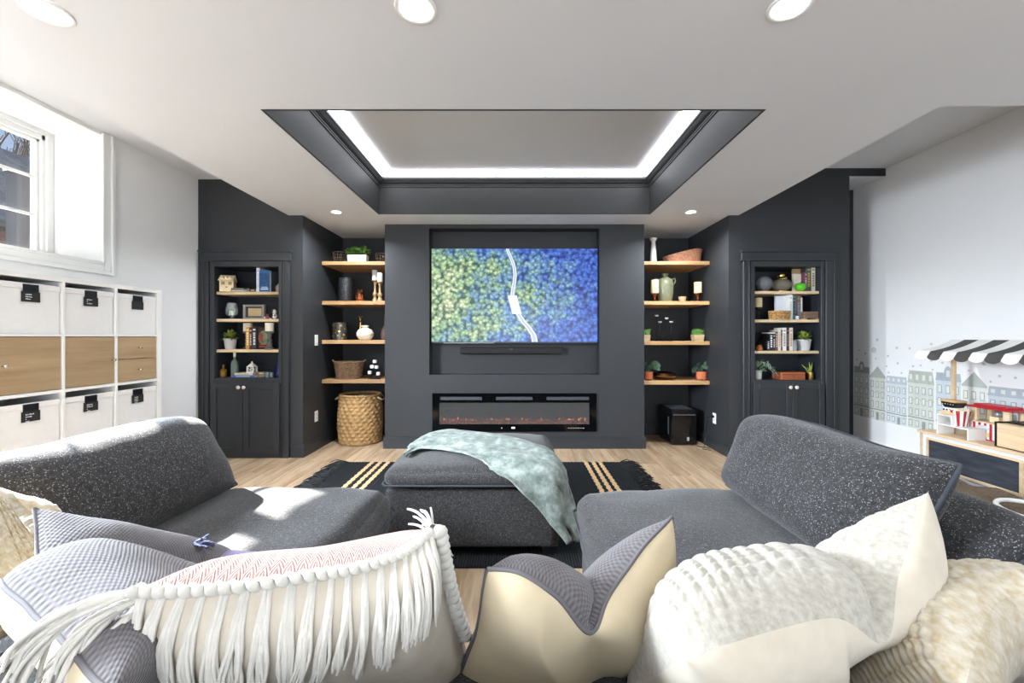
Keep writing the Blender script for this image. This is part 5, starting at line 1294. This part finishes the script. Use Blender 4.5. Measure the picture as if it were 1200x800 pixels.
t_ = thing('handled_basket', 'brown wicker basket with two loop handles on the lowest shelf', 'basket', s.loc(410, -.02)); hh = s.h(423.5)
wicker(t_, 'body', M_wick, .125, .085, hh, 1.25, 12, 26, .004, 3.2)
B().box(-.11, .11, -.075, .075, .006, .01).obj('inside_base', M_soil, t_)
b = B(); pts = [((.16)*math.copysign(abs(math.cos(a))**.62, math.cos(a)), .108*math.copysign(abs(math.sin(a))**.62, math.sin(a)), hh) for a in [2*PI*i/40 for i in range(41)]]; b.tube(pts, .007, 6, False); b.obj('rim', M_wick, t_, True)
for sx in (-1, 1): B().tube([(sx*.155, -.03, hh*.95), (sx*.185, -.02, hh+.02), (sx*.188, .02, hh+.02), (sx*.155, .03, hh*.95)], .0055, 6).obj('handle', pm('pale_rope', '9d8a70', .8), t_, True)
t_ = thing('cube_candle_stand', 'black stand holding five white cube candles', 'candle holder', s.loc(442, -.08)); kk = s.k
bx(-.07, .055, -.025, .025, 0, .008).obj('base', M_iron, t_)
for px, py in ((442, 423.5), (439, 429.5), (444, 430), (436.6, 436.2), (446.4, 437.5)):
    dx = (px-442)*kk; z = H-(py-394)*(s.d-.08)/F-s.z; dd = -.01 if py > 432 else 0
    B().tube([(dx*.8, 0, .006), (dx, dd, z-.017)], .003, 5).obj('stem', M_iron, t_); bx(dx-.018, dx+.018, dd-.018, dd+.018, z-.017, z+.017).obj('candle', M_whitep, t_, bevel=.003)
hm = thing('laundry_hamper', 'tall round woven hamper standing on the floor under the shelves', 'basket', ((423.3-604)*4.93/F, 4.91, 0))
hz = H-(462-394)*4.9/F; hr = .245
def hamper(u, v):
    a = 2*PI*u; bul = 1+.10*math.sin(PI*min(1, v*.9+.08))-.02; row = int(v*13); n = 22
    o_ = .011*abs(math.sin(PI*(v*13)))*(.4+.6*math.sin(a*n+row*PI*.66)); return ((hr*.93*bul+o_)*math.cos(a), (hr*.93*bul+o_)*math.sin(a), .005+(hz-.01)*v)
B().grid(hamper, 264, 104).obj('body', M_hyac, hm, True)
B().lathe([(1e-4, .012), (hr*.84, .012), (hr*.92, hz*.5), (hr*.86, hz-.01)], seg=40, cap=False).obj('lining', pm('hamper_inside', '6b4d2f', .9, var=.2), hm, True)
B().lathe(solid([(hr*.88, 0), (hr*.88, .008)]), seg=40, cap=False).obj('base', M_hyac, hm)
b = B()
for st in range(2): b.tube([((hr*.90+.008*math.cos(a*22+PI*st))*math.cos(a), (hr*.90+.008*math.cos(a*22+PI*st))*math.sin(a), hz+.006*math.sin(a*22+PI*st)) for a in [2*PI*i/200 for i in range(201)]], .010, 6, False)
b.obj('rim', M_hyac, hm, True)
for sx in (-1, 1): B().tube([(sx*hr*.92, -.09, hz-.02), (sx*(hr+.02), -.06, hz-.05), (sx*(hr+.025), 0, hz-.055), (sx*(hr+.02), .06, hz-.05), (sx*hr*.92, .09, hz-.02)], .009, 6).obj('handle', pm('pale_rope2', 'cbb798', .85), hm, True)
for kx, (x, y, c) in enumerate(((-.08, -.05, 'aeb4ae'), (.04, -.08, 'd5d6d2'), (.0, .07, '7f8c8c'))):
    b = B(); b.ball((0, 0, 0), .09, 18, 12, (1.1, .9, .55)); b.v = [tuple(Vector(p)*(1+.18*mn.noise(Vector(p)*22+Vector((kx, 0, 0))))) for p in b.v]
    tag(b.obj('folded_blanket', pm('blanket_'+c, c, .95, var=.12, ns=30, bump=.4, bs=160), smooth=True, loc=(hm.location.x+x, 4.91+y, hz-.06)), ('grey green', 'off white', 'blue grey')[kx]+' bundled blanket inside the tall woven hamper', 'blanket')
# ---- alcove with the black box
s = AR[0]
hh = s.h(279.5); lath('tall_vase', 'tall white waisted vase with a flared rim', 'vase', s.loc(765, -.02), [('body', vessel([(.037, 0), (.038, .006), (.03, hh*.5), (.022, hh*.78), (.022, hh*.86), (.04, hh*.96), (.042, hh)], .004), M_ceramic), ('foot', solid([(.036, 0), (.036, .003)]), M_ceramic)])
t_ = thing('slanted_tray', 'reddish wicker tray with one high end', 'basket', s.loc(799.5, 0)); h1, h0 = s.h(294), s.h(301.5)
b = B(); n = 120
def trayp(i, t, off):
    a = 2*PI*i/n; c_, s_ = math.cos(a), math.sin(a); e = (abs(c_)**3.5+abs(s_)**3.5)**(-1/3.5); x = .205*c_*e*(.9+.1*t); y = .12*s_*e*(.9+.1*t)
    hgt = h0+(h1-h0)*min(1, max(0, (x+.2)/.30)); o_ = .0035*math.sin(i*PI/2+int(t*8)*PI); return (x*(1+o_*6+off), y*(1+o_*8+off), hgt*t)
R_ = [0, .06, .18, .2, .31, .33, .45, .47, .6, .62, .74, .76, .88, .9, 1]
for t__ in R_: b.v += [trayp(i, t__, 0) for i in range(n)]
for t__ in (1, .1): b.v += [trayp(i, t__, -.05) for i in range(n)]
for r_ in range(len(R_)+1):
    for i in range(n): q = (i+1) % n; b.f.append((r_*n+i, r_*n+q, (r_+1)*n+q, (r_+1)*n+i))
b.f.append(tuple(reversed(range(n)))); b.f.append(tuple((len(R_)+1)*n+i for i in range(n)))
b.obj('body', M_wickr, t_, 'auto'); B().tube([trayp(i, 1, -.02) for i in range(n+1)], .007, 6, False).obj('rim', M_wickr, t_, True)
s = AR[1]
gob = lambda h: [(.042, 0), (.042, .006), (.03, .016), (.012, .03), (.011, .04), (.03, h*.86), (.044, h*.92), (.044, h)]
hs = s.h(344); candlestick('yellow pillar candle on a copper pedestal beside the olive jug', s.loc(765.6, -.05), .04, hs, .044, .15, M_copper, M_candley, gob(hs), name='pillar_candle')
hs = s.h(343.5); candlestick('yellow pillar candle on a copper pedestal beside the alcove wall', s.loc(817, -.02), .04, hs, .043, .125, M_copper, M_candley, gob(hs), name='pillar_candle')
t_ = thing('olive_jug', 'olive green glazed jug with two small handles', 'jug', s.loc(780.5, .03)); hh = s.h(320); Mj = pm('olive_glaze', '75765c', .22, var=.25, ns=10)
B().lathe(vessel([(.068, 0), (.075, .008), (.09, hh*.3), (.094, hh*.6), (.082, hh*.78), (.04, hh*.86), (.034, hh*.88), (.034, hh*.94), (.042, hh*.96), (.042, hh)], .005), seg=32, cap=False).obj('body', Mj, t_, True)
for sx in (-1, 1): B().tube([(sx*.075, 0, hh*.8), (sx*.11, 0, hh*.83), (sx*.118, 0, hh*.75), (sx*.108, 0, hh*.66), (sx*.09, 0, hh*.63)], .008, 8).obj('handle', Mj, t_, True)
lath('small_bowl', 'small tan wooden bowl beside the olive jug', 'bowl', s.loc(798, -.04), [('body', vessel([(.024, 0), (.034, .012), (.041, .04), (.043, .058)], .005), pm('tan_wood', 'c0a17f', .6, var=.1)), ('foot', solid([(.024, 0), (.024, .003)]), MC['tan_wood'])])
s = AR[2]
def grasspot(label, px, dy, ytop, ypot, w2):
    t_ = thing('grass_pot', label, 'plant', s.loc(px, dy)); hp = s.h(ypot); ht = s.h(ytop)
    B().prism([(-w2*.8, 0), (w2*.8, 0), (w2, hp), (-w2, hp)], -w2*.8, w2*.8, 'y').obj('pot', wood('pot_wood', 'bfa988', '9b8463', 0, 1.4), t_, bevel=.002); bx(-w2*.85, w2*.85, -w2*.7, w2*.7, hp, hp+.002).obj('soil', M_soil, t_)
    b = B()
    for kx in range(150): p = Vector((rnd(-.85, .85)*w2, rnd(-.7, .7)*w2, hp)); q = p+Vector((rnd(-.02, .02), rnd(-.02, .02), (ht-hp)*rnd(.6, 1))); d = Vector((.003, 0, 0)); k0 = len(b.v); b.v += [tuple(p-d), tuple(p+d), tuple(q)]; b.f.append((k0, k0+1, k0+2))
    b.obj('grass', M_grass, t_, kind='stuff')
grasspot('tuft of grass in a small wooden pot beside the chimney breast', 757.5, .0, 384.5, 392.3, .04)
grasspot('wide tuft of grass in a square wooden pot beside the alcove wall', 816.5, -.02, 384, 392, .06)
t_ = thing('stem_candle_stand', 'black wire stand with four white tea light cups on thin stems', 'candle holder', s.loc(778, 0))
for px, py in ((769.6, 370), (773.4, 377.4), (781.3, 373), (786.6, 377.2)):
    dx = (px-778)*s.k; z = s.h(py); B().tube([(dx, 0, 0), (dx, 0, z-.008)], .003, 6).obj('stem', M_iron, t_, True)
    B().lathe(solid([(.008, 0), (.02, .008), (.02, .02)]), seg=14, cap=False).obj('cup', M_whitep, t_, 'auto', loc=(dx, 0, z-.01))
B().tube([(-.09, 0, s.h(391)), (.092, 0, s.h(391))], .0028, 6).obj('crossbar', M_iron, t_)
bx(-.095, .095, -.03, .03, 0, .004).obj('foot', M_iron, t_)
s = AR[3]
def terrapot(label, px, dy, w2, lean):
    t_ = thing('terracotta_plant', label, 'plant', s.loc(px, dy)); d_ = s.d+dy; hp = H+(394-435.3)*d_/F-s.z
    B().lathe(vessel([(w2, .014), (w2*1.02, .02), (w2*1.02, hp)], .005), seg=28, cap=False).obj('pot', M_terra, t_, 'auto')
    for kx in range(3): a = -PI/2+2*PI*kx/3+.5; B().lathe([(.008, 0), (.008, .016)], seg=8).obj('foot', M_terra, t_, loc=(math.cos(a)*w2*.7, math.sin(a)*w2*.7, 0))
    B().lathe(solid([(w2*.9, hp*.85), (w2*.9, hp*.9)]), seg=16, cap=False).obj('soil', M_soil, t_)
    for (dx, dz, L_, an) in ((-.05, .05, .085, 2.5), (-.02, .085, .09, 2.0), (.03, .10, .10, .5), (.0, .06, .08, 1.2), (.05, .07, .08, -.2), (-.06, .03, .06, 3.2)):
        b = B(); b.tube([(0, 0, hp*.9), (dx*.5, 0, hp+dz*.5), (dx, 0, hp+dz)], .0022, 5); n_ = 8; P0 = Vector((dx, -.005, hp+dz)); D = Vector((math.cos(an), -.35, math.sin(an)*.4-.35)).normalized(); S2 = D.cross(Vector((.1, 1, .3))).normalized()
        b.grid(lambda u, v: tuple(P0+D*L_*u+S2*(v-.5)*L_*.75*math.sin(PI*min(1, u*.93+.05))**.7+Vector((0, 0, .012*math.sin(PI*v)-.02*u*u))), 6, 4); b.obj('leaf', pm('dark_leaf', '4d6d55', .4, var=.3, ns=30), t_, True)
terrapot('leafy plant in a terracotta footed pot beside the bronze bowl', 758.5, -.05, .045, 0)
terrapot('leafy plant in a terracotta footed pot beside the alcove wall', 819.7, -.05, .056, 0)
lath('bronze_bowl', 'wide shiny bronze bowl on the lowest shelf', 'bowl', s.loc(779, .02), [('body', [(1e-4, 0), (.06, 0), (.11, .022), (.13, .05), (.12, .072), (.085, .088), (.075, .086), (.1, .06), (.06, .012), (1e-4, .01)], M_bronze), ('foot', solid([(.055, 0), (.055, .002)]), M_bronze)], 36)
# ------------------------------------------------------------------ wall stickers on the right wall
random.seed(5)
Mh = [pm('sticker_sage', 'c3c8c1', .8, var=.08), pm('sticker_cream', 'd8d9d0', .8, var=.06), pm('sticker_blue', 'cdd3d8', .8, var=.08), pm('sticker_sage2', 'ced3c9', .8, var=.06), pm('sticker_blue2', 'c8d0d6', .8, var=.08), pm('sticker_cream2', 'd8dad3', .8, var=.05), pm('sticker_blue3', 'cbd2d8', .8, var=.06)]
Mroof = [pm('sticker_roof_%d' % i, c, .8, var=.12) for i, c in enumerate(('9ea4a1', 'b3b7ae', 'b4bdc4', 'b3b9ad', 'a9b3bb', 'b0b6b1', 'b1bac1'))]
Mwin = pm('sticker_window', '959c99', .8, var=.15, ns=30); Mline = pm('sticker_line', '6c7370', .8, var=.1); Mpane = pm('sticker_pane', 'dcded9', .8)
houses = [(4.657, 4.455, .953, 'dome', 'grey sage town house sticker with a domed gable by the wall recess', 3), (4.45, 4.262, .912, 'gable', 'narrow cream town house sticker with a pointed gable', 3), (4.256, 4.03, .827, 'flat', 'pale blue town house sticker with a low flat roof', 4), (4.02, 3.768, .90, 'mansard', 'sage town house sticker with a mansard roof', 4), (3.752, 3.54, .963, 'dome', 'blue town house sticker with a domed mansard behind the post', 3), (3.533, 3.346, .93, 'gable', 'cream town house sticker with a wide pediment', 3), (3.338, 3.06, .83, 'flat', 'pale blue long town house sticker behind the popcorn cart', 4)]
for hi, (ya, yb, zt, kind, lb, nc) in enumerate(houses):
    z0 = .36; W = ya-yb; t_ = thing('house_sticker', lb, 'wall sticker', (XR, ya, z0), group='town house wall stickers')
    hb = (zt-z0); body = hb*(.80 if kind != 'flat' else .86)
    T = .0012
    def rect(par, name, m, u0, u1, v0, v1, lay=1, tp=None):
        b = B(); b.prism([(-u0*W, v0), (-u1*W, v0), (-u1*W, v1), (-u0*W, v1)] if tp is None else [(-a*W, c) for a, c in tp], -T*lay, 0 if lay == 1 else -T*(lay-1), 'x'); return b.obj(name, m, par)
    rect(t_, 'facade', Mh[hi], 0, 1, 0, body)
    if kind == 'gable': ro = rect(t_, 'roof', Mroof[hi], 0, 1, 0, 0, 1, [(-.04, body), (1.04, body), (.5, hb)])
    elif kind == 'flat': ro = rect(t_, 'roof', Mroof[hi], 0, 1, 0, 0, 1, [(0, body), (1, body), (.97, hb), (.03, hb)])
    elif kind == 'mansard': ro = rect(t_, 'roof', Mroof[hi], 0, 1, 0, 0, 1, [(0, body), (1, body), (.94, hb), (.06, hb)])
    else:
        dm = [(.5+.16*math.cos(a), hb*.9+hb*.1*math.sin(a)) for a in [PI*i/8 for i in range(9)]]
        ro = rect(t_, 'roof', Mroof[hi], 0, 1, 0, 0, 1, [(0, body), (1, body), (.97, hb*.9)]+dm+[(.03, hb*.9)])
    rect(t_, 'cornice', Mroof[hi], -.01, 1.01, body-.008, body+.006, 2); rect(t_, 'ground_course', Mline, 0, 1, body*.235, body*.25, 2)
    rect(t_, 'upper_course', Mroof[hi], 0, 1, body*.62, body*.635, 2)
    for r_ in range(4):
        for c in range(nc):
            if r_ == 0 and c == nc//2: 
                dr = rect(t_, 'door', Mwin, (c+.25)/nc, (c+.75)/nc, 0, body*.18, 2); continue
            u0, u1 = (c+.24)/nc, (c+.76)/nc; v0 = body*(.05+.235*r_); v1 = v0+body*(.15 if r_ else .13)
            w_ = rect(t_, 'window', Mwin, u0, u1, v0, v1, 2); rect(w_, 'pane', Mpane, u0+.05/nc*1.6, u1-.05/nc*1.6, v0+.006, v1-.006, 3)
    if kind in ('mansard', 'dome', 'flat'):
        for c in range(nc): 
            u0, u1 = (c+.3)/nc, (c+.7)/nc
            if kind == 'dome' and abs(c-1) > .5: continue
            w_ = rect(ro, 'dormer', Mpane, u0, u1, body+(hb-body)*.22, body+(hb-body)*.68, 2)
for (px, py, r) in ((1007, 410, 1), (1024, 410, 3.2), (1014, 414, 1.2), (1028, 398, 1.5), (1004, 421, 1), (1026.5, 420, 1), (1051, 407.5, 1.4), (1066, 408, 1.2), (1040.5, 417, 1.3), (1052, 425.5, 1.3), (1039, 429, 1), (1041.5, 436.5, 1.1), (1056.5, 437, 1.2), (1070, 429, 1.3), (1079, 428, 1.1), (1091.5, 403, 1.3), (1091.5, 422.5, 1.3), (1104.5, 425, 1.2), (1093, 433, 1.1), (1135.5, 434, 1.2), (1153, 426.5, 1.5), (1161, 447, 1.2), (1171.5, 440.5, 1.4), (1190, 442.5, 1.4)):
    d = XR*F/(px-604); z = H-(py-394)*d/F; rr = r*d/F*1.1
    big = r > 3
    o = B().lathe([(1e-4, 0), (rr, 0), (rr, .001), (1e-4, .001)], seg=16, cap=False).xf(Matrix.Rotation(-PI/2, 4, 'Y')).obj('dot_sticker', pm('sticker_dot', 'c6c6c6', .8, var=.05), loc=(XR, d, z))
    tag(o, 'large grey dot sticker on the wall above the domed town house' if big else 'small grey dot sticker on the wall above the town houses', 'wall sticker', 'grey dot wall stickers')
# ------------------------------------------------------------------ play stand
X0, X1, Y0, Y1, ZS = 3.35, 3.70, 2.70, 3.50, .447
ps = thing('play_stand', 'birch toy market stand with chalkboard front and striped awning', 'toy stand', (3.52, 3.10, 0))
def pp(name, m, x0, x1, y0, y1, z0, z1, par=None, **k): return bx(x0-3.52, x1-3.52, y0-3.10, y1-3.10, z0, z1).obj(name, m, par or ps, **k)
pp('counter_top', M_birch, X0-.012, X1, Y0-.012, Y1+.012, ZS-.018, ZS, bevel=.002)
for y0, y1 in ((Y0, Y0+.018), (Y1-.018, Y1)): pp('side_panel', M_birch, X0, X1, y0, y1, 0, ZS-.018, bevel=.002)
pp('bottom_rail', M_birch, X0, X0+.018, Y0+.018, Y1-.018, .075, .098); pp('inner_shelf', M_birch, X0+.02, X1, Y0+.018, Y1-.018, .1, .115)
first = None; nsl = 20
for k in range(nsl):
    z0 = .098+(ZS-.018-.098)*k/nsl; z1 = .098+(ZS-.018-.098)*(k+1)/nsl
    pp('slat', pm('white_toy_paint', 'ecedf0', .45, var=.02), X0+.004, X0+.014, Y0+.018, Y1-.018, z0+.0008, z1-.0008, bevel=.003)
cbp = pp('chalkboard_frame', M_birch, X0-.008, X0+.006, 2.785, 3.437, .160, .178); 
for q in ((2.785, 3.437, .385, .402), (2.785, 2.803, .178, .385), (3.419, 3.437, .178, .385)): pp('chalkboard_frame', M_birch, X0-.008, X0+.006, q[0], q[1], q[2], q[3])
t = NT('chalkboard'); v = t.coord('Object', (1, 1, 5)); n = t.noise(v, 6, 4); t.col(t.ramp(n.outputs[0], [(.35, '23262d'), (.75, '3d424b')])); t.set(Roughness=.8)
pp('chalkboard', t.m, X0-.002, X0+.005, 2.803, 3.419, .178, .385)
for y in (3.385, 2.62): pp('awning_post', M_birch, 3.50, 3.525, y-.013, y+.013, ZS if y > 2.7 else ZS, 1.115, bevel=.003)
pp('top_rail', M_birch, 3.60, 3.622, 2.50, 3.49, 1.165, 1.188, bevel=.002)
Maw = (pm('awning_white', 'ece9e4', .85, var=.02, bump=.1, bs=300), pm('awning_black', '4a4745', .85, var=.05, bump=.1, bs=300))
for k in range(10):
    ya, yb = 3.50-.1035*k, 3.50-.1035*(k+1)
    def aw(u, v, off=0):
        y = ya+(yb-ya)*u-3.10
        if v < .72: q = v/.72; x = 3.612-.275*q; z = 1.193-.092*q-.012*math.sin(PI*q)
        else: q = (v-.72)/.28; x = 3.337-.03*q; z = 1.101-.012-(.035+.022*math.sin(PI*u)**.6)*q+.012*(1-q)
        return (x-3.52-off*.4, y, z+off)
    b = B(); b.grid(aw, 8, 24); m_ = len(b.v); b.grid(lambda u, v: aw(u, v, -.003), 8, 24); b.f[192:] = [tuple(reversed(q)) for q in b.f[192:]]
    nu, nv = 8, 24; rg = [i*(nv+1) for i in range(nu+1)]+[nu*(nv+1)+j for j in range(1, nv+1)]+[i*(nv+1)+nv for i in range(nu-1, -1, -1)]+[j for j in range(nv-1, 0, -1)]
    for i in range(len(rg)): p, q = rg[i], rg[(i+1) % len(rg)]; b.f.append((p, q, q+m_, p+m_))
    b.obj('awning_stripe', Maw[k % 2], ps, 'auto')
# toys on the counter
M_red = pm('toy_red', 'b3202c', .4, var=.05); M_toyw = pm('toy_white', 'efeeea', .45, var=.02); M_toyc = wood('toy_cream', 'e6d2b0', 'd4bb92', 2, 1.0)
def onstand(px, X): y = X*F/(px-604); return (X, y, ZS)
t_ = thing('toy_display_rack', 'white two-tier toy display rack on the play stand counter', 'toy', (3.43, 3.256, ZS)); 
for z in (.075, .15): 
    L_ = .118 if z < .1 else .06; cy = 0 if z < .1 else .056
    bx(-.066, .066, cy-L_, cy+L_, z, z+.008).obj('tier', M_toyw, t_)
for yy in (-.114, .114): bx(-.066, .066, yy-.004, yy+.004, 0, .075).obj('leg', M_toyw, t_)
for yy in (.0, .112): bx(-.066, .066, yy-.004, yy+.004, .083, .15).obj('leg', M_toyw, t_)
tx, ty = 3.43, 3.256
t_ = thing('toy_scale', 'small wooden toy scale with black tray on the top tier', 'toy', (tx, ty+.05, ZS+.1585))
bx(-.05, .05, -.055, .055, 0, .03).obj('body', M_birch, t_, bevel=.003); bx(-.04, .04, -.045, .045, .03, .058).obj('white_block', M_toyw, t_, bevel=.004)
for kx in range(4): B().ball((-.041, -.034+.023*kx, .04), .007, 8, 6).obj('dial_dot', M_black, t_, True)
B().prism([(-.035, .058), (.035, .058), (.065, .10), (-.065, .10)], -.045, .045, 'x').obj('tray', M_black, t_, bevel=.006)
for kx in range(5): B().ball((-.046, -.04+.02*kx, .085), .004, 6, 5).obj('bead', M_toyc, t_, True)
bx(-.05, .05, -.062, .062, .10, .118).obj('bread_loaf', pm('toy_bread', 'cfae7f', .7, var=.12), t_, bevel=.006)
t_ = thing('popcorn_bucket', 'red and white striped toy popcorn bucket', 'toy', (3.43, 3.262, ZS+.0835)); n = 16
for kx in range(n):
    a0, a1 = 2*PI*kx/n, 2*PI*(kx+1)/n; b = B(); v = []
    for r_, z in ((.036, 0), (.053, .118), (.049, .118), (.033, .003)):
        for a in (a0, a1): e = (abs(math.cos(a))**4+abs(math.sin(a))**4)**-.25; v.append((r_*math.cos(a)*e, r_*math.sin(a)*e, z))
    b.add(v, [(0, 1, 3, 2), (2, 3, 5, 4), (4, 5, 7, 6)]); b.obj('stripe', M_red if kx % 2 else M_toyw, t_)
b = B()
for kx in range(40): b.ball((rnd(-.036, .036), rnd(-.036, .036), .108+rnd(0, .014)), .013, 6, 5)
b.obj('popcorn', pm('popcorn', 'f1e3bb', .8, var=.1), t_, True, kind='stuff')
bx(-.032, .032, -.032, .032, 0, .003).obj('base', M_toyw, t_)
t_ = thing('popcorn_cart', 'red wooden toy popcorn cart with roof and striped base', 'toy', (3.58, 3.132, ZS)); W = .141; D = .075; z1 = .125; z2 = .235
bx(-D, D, -W, W, 0, .008).obj('base_board', M_red, t_)
bx(-D+.002, D-.002, -W+.002, W-.002, .008, z1).obj('body', M_toyc, t_)
for kx in range(15): y0 = -W+kx*2*W/15; bx(-D-.0015, -D+.002, y0, y0+2*W/15, .008, z1).obj('stripe', M_red if kx % 2 == 0 else M_toyw, t_)
for kx in range(7): x0 = -D+kx*2*D/7; bx(x0, x0+2*D/7, W-.002, W+.0015, .008, z1).obj('stripe', M_red if kx % 2 == 0 else M_toyw, t_)
bx(-D-.006, D, -W-.004, W+.004, z1, z1+.01).obj('counter', M_toyc, t_, bevel=.002)
bx(-D-.006, -D-.0015, -.01, .125, .025, .058).obj('drawer_front', pm('toy_yellow', 'e2cf96', .5), t_, bevel=.003); B().ball((-D-.008, .055, .041), .016, 12, 8, (.2, 1, .55)).obj('drawer_badge', M_brass, t_, True)
B().ball((-D-.0015, .035, .088), .045, 14, 8, (.05, 1, .45)).obj('name_badge', pm('badge_grey2', 'c9cfd0', .5), t_, True)
for ax in (-1, 1):
    for ay in (-1, 1): bx(ax*(D-.02)-.011, ax*(D-.02)+.011, ay*(W-.035)-.02, ay*(W-.035)+.02, z1+.01, z2).obj('post', M_toyc, t_, bevel=.002)
bx(-.03, .03, -.03, .03, z1+.01, z1+.05).obj('kettle_base', M_toyc, t_); B().ball((0, 0, z1+.07), .026, 12, 8).obj('kettle', pm('toy_silver', 'b5b8ba', .3, .6), t_, True)
b = B(); b.box(-D-.02, D+.01, -W-.02, W+.02, z2, z2+.012).box(-D+.01, D-.02, -W+.03, W-.03, z2+.012, z2+.028); b.obj('roof', M_red, t_, bevel=.003)
t_ = thing('toy_crate', 'pale wooden toy panel box with black edges on the counter', 'toy', (3.48, 2.795, ZS)); 
bx(-.10, .13, -.17, .17, .003, .165).obj('body', M_birch, t_)
for q in ((-.104, .134, .17, .182, 0, .175), (-.104, .134, -.182, -.17, 0, .175), (-.104, -.098, -.17, .17, 0, .006), (-.03, .134, -.17, .17, .165, .178)): bx(*q).obj('edge_strip', M_black, t_)
# brown shaggy floor pouf and white hoop between sofa and stand
random.seed(3)
b = puff(.62, 1.5, .20, 26, .09, .03, .03, .02, 31); b.v = [tuple(Vector(p)*(1+.02*mn.noise(Vector(p)*40))) for p in b.v]
pf = tag(b.obj('floor_pouf', pm('brown_shag', '6c5b49', .95, var=.4, ns=90, bump=1, bs=220), smooth=True, loc=(2.86, 2.72, 0)), 'brown shaggy floor pouf between the sofa and the play stand', 'pouf')
b = B(); b.tube([(.14*math.cos(a), .14*math.sin(a), .012+.012*math.sin(a)) for a in [2*PI*i/40 for i in range(41)]], .012, 8, False)
tag(b.obj('toy_hoop', M_whitep, smooth=True, loc=(2.85, 2.32, .245)), 'white plastic toy ring lying on the brown pouf', 'toy')
